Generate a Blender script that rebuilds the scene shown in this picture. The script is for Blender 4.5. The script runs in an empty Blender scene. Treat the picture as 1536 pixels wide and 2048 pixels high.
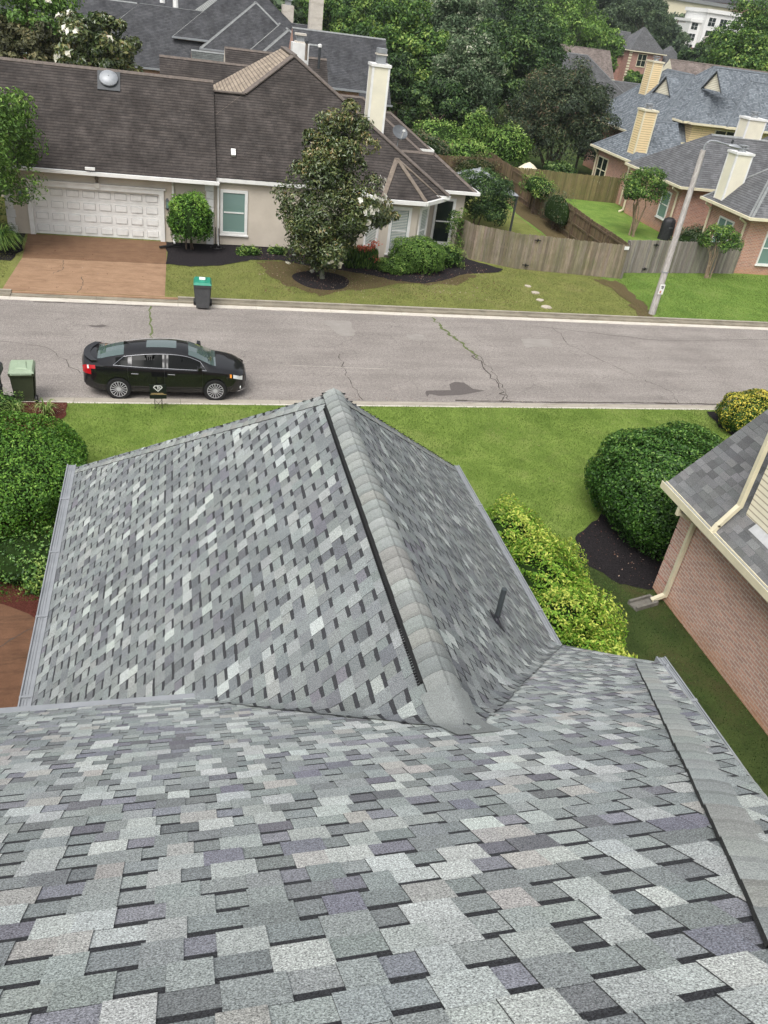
import bpy, bmesh, math, random
import numpy as np
from mathutils import Vector, Matrix
R = math.radians
rng = random.Random(7)
nrg = np.random.RandomState(7)
sc = bpy.context.scene
col = sc.collection

# ---------------------------------------------------------------- camera
# measured from the photograph: eye 11 m above the street, heading 17 deg to the right, looking 33 deg down
yaw, pitch, roll = R(17.111), R(33.084), R(8.203)
fwd0 = Vector((math.sin(yaw), math.cos(yaw), 0)); right0 = Vector((math.cos(yaw), -math.sin(yaw), 0)); up0 = Vector((0, 0, 1))
fw = fwd0*math.cos(pitch) - up0*math.sin(pitch); up = fwd0*math.sin(pitch) + up0*math.cos(pitch)
rt = right0*math.cos(roll) + up*math.sin(roll); u2 = -right0*math.sin(roll) + up*math.cos(roll)
cam = bpy.data.objects.new('camera', bpy.data.cameras.new('camera')); col.objects.link(cam)
M = Matrix((rt, u2, -fw)).transposed().to_4x4(); M.translation = Vector((0, 0, 11.0)); cam.matrix_world = M
cam.data.sensor_fit = 'VERTICAL'; cam.data.sensor_height = 24; cam.data.sensor_width = 18
cam.data.lens = 1580/2048*24; cam.data.clip_start = .05; cam.data.clip_end = 3000
sc.camera = cam

# ---------------------------------------------------------------- sky, sun, exposure (bright overcast)
SUN_EL, SUN_AZ = R(58), R(215)     # soft light from high behind-left
w = bpy.data.worlds.new('World'); sc.world = w; w.use_nodes = True
nt = w.node_tree; bg = nt.nodes['Background']
sky = nt.nodes.new('ShaderNodeTexSky'); sky.sky_type = 'NISHITA'; sky.sun_disc = False
sky.sun_elevation = SUN_EL; sky.sun_rotation = SUN_AZ; sky.dust_density = 6; sky.air_density = 1.0; sky.ozone_density = 1.0
hs = nt.nodes.new('ShaderNodeHueSaturation'); hs.inputs['Saturation'].default_value = .22
nt.links.new(sky.outputs[0], hs.inputs['Color']); nt.links.new(hs.outputs[0], bg.inputs[0]); bg.inputs[1].default_value = .15
sl = bpy.data.lights.new('sun', 'SUN'); sl.energy = 1.1; sl.angle = R(40); sl.color = (1, .97, .92)
so = bpy.data.objects.new('sun', sl); col.objects.link(so)
so.rotation_euler = (R(90)-SUN_EL, 0, -SUN_AZ + math.pi)
sc.view_settings.view_transform = 'Standard'; sc.view_settings.look = 'None'
sc.view_settings.gamma = 1; sc.view_settings.exposure = .5
sc.render.engine = 'CYCLES'
sc.cycles.max_bounces = 5; sc.cycles.diffuse_bounces = 3; sc.cycles.glossy_bounces = 2; sc.cycles.transmission_bounces = 2
sc.cycles.use_denoising = True

# ---------------------------------------------------------------- materials
def srgb(c):
    return tuple(((v/255)/12.92 if v/255 <= .04045 else ((v/255+.055)/1.055)**2.4) for v in c)
class NT:
    def __init__(s, name):
        s.m = bpy.data.materials.new(name); s.m.use_nodes = True; s.t = s.m.node_tree; s.b = s.t.nodes['Principled BSDF']
    def n(s, ty, **kw):
        x = s.t.nodes.new('ShaderNode'+ty)
        for k, v in kw.items(): setattr(x, k, v)
        return x
    def l(s, a, b): s.t.links.new(a, b)
    def coord(s, kind='Object', scale=(1, 1, 1)):
        tc = s.n('TexCoord'); mp = s.n('Mapping'); mp.inputs['Scale'].default_value = scale
        s.l(tc.outputs[kind], mp.inputs[0]); return mp.outputs[0]
    def pos(s, scale=(1, 1, 1)):
        g = s.n('NewGeometry'); mp = s.n('Mapping'); mp.inputs['Scale'].default_value = scale
        s.l(g.outputs['Position'], mp.inputs[0]); return mp.outputs[0]
    def noise(s, vec, scale, detail=3, rough=.6, dist=0):
        x = s.n('TexNoise'); x.inputs['Scale'].default_value = scale; x.inputs['Detail'].default_value = detail
        x.inputs['Roughness'].default_value = rough; x.inputs['Distortion'].default_value = dist
        s.l(vec, x.inputs['Vector']); return x.outputs['Fac']
    def vor(s, vec, scale, feat='F1', out='Distance'):
        x = s.n('TexVoronoi', feature=feat); x.inputs['Scale'].default_value = scale; s.l(vec, x.inputs['Vector']); return x.outputs[out]
    def ramp(s, fac, stops, interp='LINEAR'):
        x = s.n('ValToRGB'); e = x.color_ramp.elements; x.color_ramp.interpolation = interp
        while len(e) < len(stops): e.new(.5)
        for i, (p, c) in enumerate(stops):
            e[i].position = p; e[i].color = (*c, 1) if len(c) == 3 else c
        s.l(fac, x.inputs[0]); return x.outputs[0]
    def gray(s, fac, a, b, lo=.3, hi=.7): return s.ramp(fac, [(lo, (a,)*3), (hi, (b,)*3)])
    def mix(s, fac, a, b, mode='MIX'):
        x = s.n('Mix', data_type='RGBA', blend_type=mode)
        for i, v in ((0, fac), (6, a), (7, b)):
            if isinstance(v, (int, float)): x.inputs[i].default_value = v
            elif isinstance(v, tuple): x.inputs[i].default_value = (*v, 1) if len(v) == 3 else v
            else: s.l(v, x.inputs[i])
        return x.outputs[2]
    def col(s, c):
        if isinstance(c, tuple): s.b.inputs['Base Color'].default_value = (*c, 1)
        else: s.l(c, s.b.inputs['Base Color'])
        return s
    def rough(s, v, spec=None):
        s.b.inputs['Roughness'].default_value = v
        if spec is not None: s.b.inputs['Specular IOR Level'].default_value = spec
        return s
    def bump(s, h, strength=.3, dist=.01):
        x = s.n('Bump'); x.inputs['Strength'].default_value = strength; x.inputs['Distance'].default_value = dist
        s.l(h, x.inputs['Height']); s.l(x.outputs[0], s.b.inputs['Normal']); return s
    def attr(s, name):
        x = s.n('Attribute', attribute_name=name); return x
    def math(s, op, a, b=None):
        x = s.n('Math', operation=op)
        for i, v in ((0, a), (1, b)):
            if v is None: continue
            if isinstance(v, (int, float)): x.inputs[i].default_value = v
            else: s.l(v, x.inputs[i])
        return x.outputs[0]

def mk(name, c, c2=None, scale=8, rough=.6, spec=.4, metal=0, bump=0, bscale=60, bdist=.004):
    t = NT(name); p = t.pos()
    if c2 is None: c2 = tuple(v*.82 for v in c)
    t.col(t.ramp(t.noise(p, scale, 5), [(.3, c2), (.7, c)])).rough(rough, spec); t.b.inputs['Metallic'].default_value = metal
    if bump: t.bump(t.noise(p, bscale, 3), bump, bdist)
    return t.m

def uvz(t, sinang=None):
    """(horizontal run, height) coordinates that follow whichever wall or slope the face belongs to"""
    g = t.n('NewGeometry'); sp = t.n('SeparateXYZ'); t.l(g.outputs['Position'], sp.inputs[0])
    sn = t.n('SeparateXYZ'); t.l(g.outputs['True Normal'], sn.inputs[0])
    ax = t.math('ABSOLUTE', sn.outputs[0]); ay = t.math('ABSOLUTE', sn.outputs[1])
    side = t.math('GREATER_THAN', ax, ay)
    mx = t.n('Mix', data_type='FLOAT'); t.l(side, mx.inputs[0]); t.l(sp.outputs[0], mx.inputs[2]); t.l(sp.outputs[1], mx.inputs[3])
    cb = t.n('CombineXYZ'); t.l(mx.outputs[0], cb.inputs[0]); t.l(sp.outputs[2], cb.inputs[1])
    return cb.outputs[0], g.outputs['Position']

def brickmat(name, c1, c2, mortar, bw, bh, mort=.08, off=.5, rough=.85, stain=.35, msmooth=.1, bump=.3, stretch=(1.2, 1.2, .25), tint=None, jit=(.7, 1.25)):
    t = NT(name); v, p = uvz(t)
    b = t.n('TexBrick'); b.offset = off; b.inputs['Scale'].default_value = 1; b.inputs['Brick Width'].default_value = bw
    b.inputs['Row Height'].default_value = bh; b.inputs['Mortar Size'].default_value = bh*mort; b.inputs['Mortar Smooth'].default_value = msmooth
    b.inputs['Color1'].default_value = (*c1, 1); b.inputs['Color2'].default_value = (*c2, 1); b.inputs['Mortar'].default_value = (*mortar, 1)
    b.inputs['Bias'].default_value = 0
    t.l(v, b.inputs['Vector'])
    mp = t.n('Mapping'); mp.inputs['Scale'].default_value = stretch; t.l(p, mp.inputs[0])
    st = t.gray(t.noise(mp.outputs[0], 1.0, 6, .65), 1-stain, 1+stain*.5, .3, .7)
    c = t.mix(1.0, b.outputs['Color'], st, 'MULTIPLY')
    gr = t.gray(t.noise(p, 45, 4, .8), jit[0], jit[1], .25, .75)
    c = t.mix(.8, c, gr, 'MULTIPLY')
    if tint:
        zz = t.n('SeparateXYZ'); t.l(p, zz.inputs[0])
        f = t.math('MULTIPLY', t.gray(zz.outputs[2], 1, 0, .0, .55), t.noise(p, 2, 4))
        c = t.mix(f, c, tint)
    t.col(c).rough(rough, .25)
    t.bump(b.outputs['Fac'], -bump, .01)
    return t.m

MAT = {}
g3 = lambda v: (v, v, v)
def shingle(name, c1, c2, line, h=.101, stain=.3, w=.30, edge=.30):
    t = NT(name); v, p = uvz(t)
    b = t.n('TexBrick'); b.offset = .37; b.inputs['Scale'].default_value = 1; b.inputs['Brick Width'].default_value = w
    b.inputs['Row Height'].default_value = h; b.inputs['Mortar Size'].default_value = .0; b.inputs['Mortar Smooth'].default_value = 0
    b.inputs['Color1'].default_value = (*c1, 1); b.inputs['Color2'].default_value = (*c2, 1); b.inputs['Mortar'].default_value = (*line, 1); t.l(v, b.inputs['Vector'])
    sp = t.n('SeparateXYZ'); t.l(v, sp.inputs[0]); fr = t.math('FRACT', t.math('DIVIDE', sp.outputs[1], h))
    wob = t.noise(t.pos((9, 9, 30)), 1.0, 2, .7)
    ln = t.ramp(t.math('ADD', fr, t.math('MULTIPLY', t.math('SUBTRACT', wob, .5), .35)), [(.0, g3(.9)), (edge*.7, g3(.75)), (edge, g3(0)), (1.0, g3(0))])
    c = t.mix(ln, b.outputs['Color'], line)
    c = t.mix(1.0, c, t.gray(t.noise(t.pos((1.5, 1.5, .22)), 1.0, 6, .65), 1-stain, 1+stain*.55, .3, .7), 'MULTIPLY')
    c = t.mix(1.0, c, t.gray(t.noise(p, 30, 4, .8), .72, 1.3, .3, .7), 'MULTIPLY')
    c = t.mix(t.ramp(t.noise(t.pos((.9, .9, .16)), 1.3, 5, .7), [(.56, g3(0)), (.78, g3(.30))]), c, tuple(x*1.9+.01 for x in c1))
    t.col(c).rough(.95, .15); t.bump(fr, .5, .02); MAT[name] = t.m
shingle('brown_shingle', (.074, .064, .059), (.054, .048, .045), (.02, .018, .0175), stain=.45)
shingle('lit_brown_shingle', (.36, .30, .235), (.27, .225, .18), (.10, .08, .065), stain=.3)  # copy of the brown shingle with the west-side light put into its colour
shingle('slate_shingle', (.085, .087, .092), (.060, .062, .068), (.02, .02, .022), stain=.4)
shingle('greygreen_shingle', (.125, .135, .13), (.085, .092, .09), (.03, .032, .032), stain=.35)
shingle('midgrey_shingle', (.155, .158, .165), (.11, .113, .118), (.055, .055, .06), stain=.25)
shingle('blue_shingle', (.215, .24, .265), (.10, .115, .13), (.06, .068, .078), stain=.15, h=.10, w=.15, edge=.28)
shingle('pale_shingle', (.29, .30, .29), (.22, .228, .222), (.12, .125, .12), stain=.2)  # lighter copy of the slate shingle, sky light on west slopes painted in
shingle('charcoal_shingle', (.13, .132, .135), (.085, .087, .09), (.02, .02, .022), stain=.2)
shingle('weathered_shingle', (.24, .20, .18), (.15, .125, .115), (.05, .045, .04), stain=.35)
MAT['brick'] = brickmat('brick', (.50, .235, .165), (.35, .17, .13), (.50, .40, .34), .235, .081, mort=.16, stain=.18, tint=(.50, .25, .13), stretch=(1, 1, 1))
MAT['far_brick'] = brickmat('far_brick', (.42, .20, .15), (.29, .14, .11), (.40, .32, .28), .24, .081, mort=.14, stain=.2, stretch=(1, 1, 1))
MAT['siding'] = brickmat('siding', (.80, .64, .38), (.77, .61, .36), (.38, .28, .16), 40, .15, mort=.10, stain=.08, jit=(.93, 1.05))
MAT['cream_siding'] = brickmat('cream_siding', (.85, .80, .64), (.82, .77, .61), (.45, .40, .30), 40, .115, mort=.12, stain=.08, jit=(.94, 1.05))
MAT['stucco'] = mk('stucco', (.60, .54, .46), (.51, .455, .385), 1.2, .9, .2, bump=.3, bscale=90)
MAT['cream_stucco'] = mk('cream_stucco', (.78, .74, .60), (.68, .65, .53), 1.5, .85, .2, bump=.2)
MAT['white_paint'] = mk('white_paint', (.80, .80, .78), (.68, .68, .66), 3, .5)
MAT['cream_paint'] = mk('cream_paint', (.74, .68, .50), (.62, .57, .42), 3, .45)
MAT['grey_metal'] = mk('grey_metal', (.31, .325, .345), (.245, .26, .275), 4, .45, .5, .2)
MAT['dark_metal'] = mk('dark_metal', (.05, .055, .06), None, 5, .45)
MAT['black_plastic'] = mk('black_plastic', (.012, .012, .013), None, 9, .5)
MAT['soffit'] = mk('soffit', (.5, .48, .42))
MAT['cap_brown'] = mk('cap_brown', (.17, .14, .12), (.09, .078, .07), 6, .95)
MAT['cap_tan'] = mk('cap_tan', (.22, .18, .14), (.12, .10, .085), 4, .95)
MAT['cap_grey'] = mk('cap_grey', (.26, .27, .27), (.17, .18, .18), 5, .95)
MAT['cap_slate'] = mk('cap_slate', (.16, .165, .17), (.10, .105, .11), 5, .95)
MAT['cap_blue'] = mk('cap_blue', (.16, .18, .20), (.10, .115, .13), 5, .95)
MAT['chrome'] = mk('chrome', (.75, .76, .78), None, 5, .15, .5, 1)
def glassm(name, c, r=.04):
    t = NT(name); t.col(c).rough(r, .5); MAT[name] = t.m
glassm('window_glass', (.16, .25, .23), .08)
glassm('dark_glass', (.012, .02, .018), .03)
glassm('green_glass', (.05, .085, .07), .03)

# ---------------------------------------------------------------- mesh helpers
def link(o, parent=None):
    col.objects.link(o)
    if parent is not None: o.parent = parent
    return o
class MB:
    def __init__(s): s.v = []; s.f = []; s.mi = []; s.mats = []; s.c = None; s.cur = 0
    def mat(s, m):
        m = MAT[m] if isinstance(m, str) else m
        if m not in s.mats: s.mats.append(m)
        s.cur = s.mats.index(m); return s
    def face(s, pts, c=None):
        n = len(s.v); s.v += [tuple(p) for p in pts]; s.f.append(tuple(range(n, n+len(pts)))); s.mi.append(s.cur)
        if c is not None:
            if s.c is None: s.c = []
            s.c.append(c)
        return s
    def box(s, a, b, c=None, M=None):
        x0, y0, z0 = a; x1, y1, z1 = b
        p = [(x0,y0,z0),(x1,y0,z0),(x1,y1,z0),(x0,y1,z0),(x0,y0,z1),(x1,y0,z1),(x1,y1,z1),(x0,y1,z1)]
        if M is not None: p = [tuple(M @ Vector(q)) for q in p]
        for f in ((0,3,2,1),(4,5,6,7),(0,1,5,4),(1,2,6,5),(2,3,7,6),(3,0,4,7)): s.face([p[i] for i in f], c)
        return s
    def prism(s, base, top, c=None):
        """two rings of equal length"""
        n = len(base)
        s.face(list(reversed(base)), c); s.face(top, c)
        for i in range(n): s.face([base[i], base[(i+1) % n], top[(i+1) % n], top[i]], c)
        return s
    def bar(s, a, b, w, h=None, c=None, n=4, w2=None):
        a = Vector(a); b = Vector(b); d = (b-a).normalized(); h = h or w
        k = w2/w if w2 else 1
        x = d.cross(Vector((0, 0, 1)))
        if x.length < .05: x = Vector((1, 0, 0))
        x.normalize(); y = x.cross(d).normalized()
        if n == 4: ring = [(-.5, -.5), (.5, -.5), (.5, .5), (-.5, .5)]
        else: ring = [(math.cos(i*2*math.pi/n)/2, math.sin(i*2*math.pi/n)/2) for i in range(n)]
        s.prism([a + x*(p*w) + y*(q*h) for p, q in ring], [b + x*(p*w*k) + y*(q*h*k) for p, q in ring], c); return s
    def path(s, pts, w, h=None, n=8, c=None):
        for i in range(len(pts)-1): s.bar(pts[i], pts[i+1], w, h, c, n)
        return s
    def lathe(s, prof, cen=(0, 0, 0), n=16, axis='z', c=None):
        cx, cy, cz = cen; rings = []
        for r, z in prof:
            rg = []
            for i in range(n):
                a = i*2*math.pi/n; p = (r*math.cos(a), r*math.sin(a), z)
                if axis == 'y': p = (p[0], p[2], p[1])
                if axis == 'x': p = (p[2], p[0], p[1])
                rg.append((cx+p[0], cy+p[1], cz+p[2]))
            rings.append(rg)
        for a, b in zip(rings, rings[1:]):
            for i in range(n): s.face([a[i], a[(i+1) % n], b[(i+1) % n], b[i]], c)
        s.face(list(reversed(rings[0])), c); s.face(rings[-1], c); return s
    def build(s, name, parent=None, smooth=False, loc=None, merge=False):
        me = bpy.data.meshes.new(name); me.from_pydata(s.v, [], s.f)
        for m in s.mats: me.materials.append(m)
        me.polygons.foreach_set('material_index', s.mi)
        if s.c is not None and len(s.c) == len(s.f):
            a = me.attributes.new('col', 'FLOAT_COLOR', 'FACE')
            a.data.foreach_set('color', np.array([(*c, 1) for c in s.c], 'f').ravel())
        if merge or smooth:
            bm = bmesh.new(); bm.from_mesh(me); bmesh.ops.remove_doubles(bm, verts=bm.verts, dist=.0005)
            bmesh.ops.recalc_face_normals(bm, faces=bm.faces); bm.to_mesh(me); bm.free()
        if smooth:
            me.shade_smooth()
            try: me.set_sharp_from_angle(angle=R(40))
            except Exception: pass
        me.update()
        o = bpy.data.objects.new(name, me)
        if loc: o.location = loc
        return link(o, parent)
def tag(o, label, cat, group=None, kind=None):
    o['label'] = label; o['category'] = cat
    if group: o['group'] = group
    if kind: o['kind'] = kind
    return o
def thing(name, label, cat, loc=(0, 0, 0), rz=0, group=None):
    o = bpy.data.objects.new(name, None); o.empty_display_size = .2; o.location = loc; o.rotation_euler = (0, 0, rz)
    link(o); return tag(o, label, cat, group)
def struct(o): o['kind'] = 'structure'; return o
def dup(o, parent=None, **kw):
    c = o.copy(); col.objects.link(c); c.parent = parent
    for ch in list(o.children): dup(ch, c)
    for k, v in kw.items():
        if k in ('label', 'group'): c[k] = v
        else: setattr(c, k, v)
    return c

# ---------------------------------------------------------------- convex roof solids
def clip_poly(poly, n, d, flags=None):
    out = []; cut = []
    for i in range(len(poly)):
        a, b = poly[i], poly[(i+1) % len(poly)]
        da, db = n.dot(a)-d, n.dot(b)-d
        if da <= 1e-7: out.append(a)
        if (da < -1e-7 and db > 1e-7) or (da > 1e-7 and db < -1e-7):
            p = a.lerp(b, da/(da-db)); out.append(p); cut.append(p)
        elif abs(da) <= 1e-7: cut.append(a)
    return out, cut
def convex(x0, x1, y0, y1, z0, z1, planes):
    V = Vector
    P = [V((x0,y0,z0)),V((x1,y0,z0)),V((x1,y1,z0)),V((x0,y1,z0)),V((x0,y0,z1)),V((x1,y0,z1)),V((x1,y1,z1)),V((x0,y1,z1))]
    fs = [('bottom', [0,3,2,1]), ('top', [4,5,6,7]), ('vf', [0,1,5,4]), ('ve', [1,2,6,5]), ('vb', [2,3,7,6]), ('vw', [3,0,4,7])]
    faces = [(t, [P[i].copy() for i in f]) for t, f in fs]
    for tg, n, d in planes:
        n = V(n); new = []; cuts = []
        for t, f in faces:
            o, c = clip_poly(f, n, d)
            if len(o) > 2: new.append((t, o))
            cuts += c
        if cuts:
            uniq = []
            for p in cuts:
                if all((p-q).length > 1e-5 for q in uniq): uniq.append(p)
            if len(uniq) > 2:
                cen = sum(uniq, V())/len(uniq); nn = n.normalized(); e = (uniq[0]-cen).normalized(); g = nn.cross(e)
                uniq.sort(key=lambda p: math.atan2((p-cen).dot(g), (p-cen).dot(e)))
                new.append((tg, uniq))
        faces = new
    return faces

def roof_mass(root, x0, x1, y0, y1, ze, front=None, back=None, west=None, east=None, roof='brown_shingle', cap='cap_brown', trim='white_paint',
              wallm='stucco', gable=None, gutter='fwe', walls=True, inset=.38, zg=0.05, wmats=None, fascia=.16, capw=.15, ridge_cap=True, westm=None):
    pl = []
    def add(tg, n): pl.append((tg, n[:3], n[3]))
    if front: add('front', (0, -front, 1, ze-front*y0))
    if back: add('back', (0, back, 1, ze+back*y1))
    if west: add('west', (-west, 0, 1, ze-west*x0))
    if east: add('east', (east, 0, 1, ze+east*x1))
    F = convex(x0, x1, y0, y1, ze, ze+30, pl)
    rb = MB(); slopes = []
    for t, f in F:
        if t in ('front', 'back', 'east', 'west'):
            rb.mat(westm if (westm and t == 'west') else roof); slopes.append(f)  # west slopes take a lighter copy: the light on them is in the colour
        elif t == 'bottom': rb.mat('soffit')
        else: rb.mat(gable or wallm)
        rb.face(f)
    # fascia boards under the eaves
    rb.mat(trim)
    for t, a, b in (('f', (x0, y0-.02, ze-fascia), (x1, y0+.03, ze-.004)), ('b', (x0, y1-.03, ze-fascia), (x1, y1+.02, ze-.004)),
                    ('w', (x0-.02, y0+.031, ze-fascia), (x0+.03, y1-.031, ze-.004)), ('e', (x1-.03, y0+.031, ze-fascia), (x1+.02, y1-.031, ze-.004))): rb.box(a, b)
    ro = rb.build('roof', root)
    # hip and ridge shingles
    if ridge_cap:
        cb = MB().mat(cap); done = 0
        for i in range(len(slopes)):
            for j in range(i+1, len(slopes)):
                sh = [p for p in slopes[i] if any((p-q).length < 1e-4 for q in slopes[j])]
                if len(sh) == 2 and (sh[0]-sh[1]).length > .3:
                    a, b = sh; d = (b-a).normalized()
                    for s in (slopes[i], slopes[j]):
                        n = (s[1]-s[0]).cross(s[2]-s[1]).normalized()
                        if n.z < 0: n = -n
                        side = n.cross(d)
                        cen = sum(s, Vector())/len(s)
                        if side.dot(cen-a) < 0: side = -side
                        o1 = n*.03
                        q = [a+o1, b+o1, b+o1+side*capw, a+o1+side*capw]
                        cb.face(q if (q[1]-q[0]).cross(q[2]-q[1]).dot(n) > 0 else q[::-1])
                        q2 = [a+side*capw+o1, b+side*capw+o1, b+side*capw, a+side*capw]; cb.face(q2)
                        done = 1
        if done: cb.build('ridge_cap', ro)
    # gutters
    gb = MB().mat(trim); k = 0
    if 'f' in gutter: gb.box((x0-.1, y0-.15, ze-.13), (x1+.1, y0-.022, ze+.012)); k = 1
    if 'w' in gutter: gb.box((x0-.15, y0-.1, ze-.13), (x0-.022, y1, ze+.01)); k = 1
    if 'e' in gutter: gb.box((x1+.022, y0-.1, ze-.13), (x1+.15, y1, ze+.01)); k = 1
    if k: gb.build('gutter', root)
    if walls:
        a = (x0+inset, y0+inset, zg); b = (x1-inset, y1-inset, ze-.002)
        MB().mat(wallm).box(a, b).build('wall', root)
    return ro

def window(root, p, ax, w, h, frame='white_paint', glass='window_glass', mull=1, hor=True, out=-1, blinds=False, sill=True, tw=.09):
    """window on a wall; ax 'x' = wall along x (outward -y), ax 'y' = wall along y (outward -x); p = lower corner; ax may be an angle"""
    ang = 0 if ax == 'x' else (R(-90) if ax == 'y' else ax)
    M = Matrix.Translation(Vector(p)) @ Matrix.Rotation(ang, 4, 'Z')
    f = MB().mat(frame)
    f.box((-tw, -.06, -tw), (0, .03, h+tw), M=M); f.box((w, -.06, -tw), (w+tw, .03, h+tw), M=M)
    f.box((0, -.06, h), (w, .03, h+tw), M=M); f.box((0, -.075, -tw), (w, .03, 0), M=M)
    for i in range(1, mull+1):
        x = w*i/(mull+1); f.box((x-.04, -.055, 0), (x+.04, .03, h), M=M)
    if hor:
        for i in range(mull+1):
            x = w*i/(mull+1); f.box((x+.042, -.045, h*.5-.03), (x+w/(mull+1)-.042, .03, h*.5+.03), M=M)
    if sill: f.box((-tw-.05, -.10, -tw-.06), (w+tw+.05, .03, -tw-.002), M=M)
    wo = f.build('window', root)
    MB().mat(glass).box((0.001, -.02, 0.001), (w-.001, .02, h-.001), M=M).build('pane', wo)
    if blinds:
        b = MB().mat('blind'); n = int(h/.07)
        for i in range(n):
            z = h*(i+.5)/n; b.box((.03, -.032, z-.018), (w-.03, -.022, z+.022), M=M)
        b.build('blind', wo)
    return wo
MAT['blind'] = mk('blind', (.62, .62, .58), (.5, .5, .47), 4, .6)
# ================================================================ shingles as real overlapping tabs
def granule(name, lo=.42, hi=1.7, scale=230):
    t = NT(name); p = t.pos(); a = t.attr('col').outputs['Color']
    g = t.gray(t.noise(p, scale, 2, .8), lo, hi, .30, .70)
    g2 = t.gray(t.noise(p, 120, 2, .6), .86, 1.14, .35, .65)
    d = t.gray(t.noise(p, .9, 6, .7), .88, 1.08, .35, .65)
    c = t.mix(1.0, t.mix(1.0, t.mix(1.0, a, g, 'MULTIPLY'), d, 'MULTIPLY'), g2, 'MULTIPLY')
    st = t.noise(p, 2.3, 7, .8, 1.2)
    c = t.mix(t.ramp(st, [(.66, g3(0)), (.74, g3(.45))]), c, (.13, .125, .115))
    t.col(c).rough(.92, .25); t.bump(t.noise(p, 300, 2), .5, .003)
    MAT[name] = t.m
granule('granules', .24, 2.1, 190); granule('cap_granules', .55, 1.5, 230)
PAL = [((.40, .425, .41), 9), ((.34, .355, .345), 10), ((.315, .31, .30), 5), ((.235, .26, .255), 30), ((.205, .22, .225), 26), ((.235, .24, .26), 12),
       ((.195, .19, .218), 9), ((.15, .158, .165), 9), ((.125, .122, .145), 4)]
PAL = [(tuple(v*1.15 for v in c), w_) for c, w_ in PAL]
PALTOOTH = [((.43, .455, .44), 20), ((.37, .395, .385), 22), ((.36, .355, .34), 7), ((.27, .295, .29), 20), ((.225, .245, .245), 12), ((.19, .193, .225), 5), ((.15, .155, .165), 3)]
PALVAL = [((.25, .275, .27), 26), ((.21, .23, .23), 28), ((.23, .237, .26), 13), ((.195, .198, .222), 7), ((.175, .186, .19), 7), ((.30, .325, .315), 12), ((.15, .15, .17), 3)]
PALR = [((.30, .32, .305), 3), ((.27, .292, .282), 5), ((.28, .285, .27), 2), ((.235, .252, .25), 3)]
PALQ = [(tuple(v*.84 for v in c), w_) for c, w_ in PALR]
PALWT = [((.32, .345, .335), 8), ((.235, .252, .248), 16), ((.185, .203, .202), 30), ((.16, .174, .178), 22), ((.125, .132, .142), 6)]
PALW = [((.26, .28, .272), 4), ((.205, .22, .216), 8), ((.168, .184, .183), 32), ((.146, .158, .163), 30), ((.138, .139, .155), 5), ((.11, .117, .125), 8)]
PALT = [((.33, .35, .34), 3), ((.27, .285, .285), 6), ((.23, .245, .245), 4), ((.21, .20, .23), 2), ((.38, .385, .36), 2)]
def pick(pal, r):
    t = sum(w for _, w in pal); x = r.random()*t
    for c, w in pal:
        x -= w
        if x <= 0: return c
    return pal[-1][0]
def jit(c, r, a=.07):
    k = 1+r.uniform(-a, a)*1.4; return tuple(v*k*(1+r.uniform(-a, a)*.25) for v in c)

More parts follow.
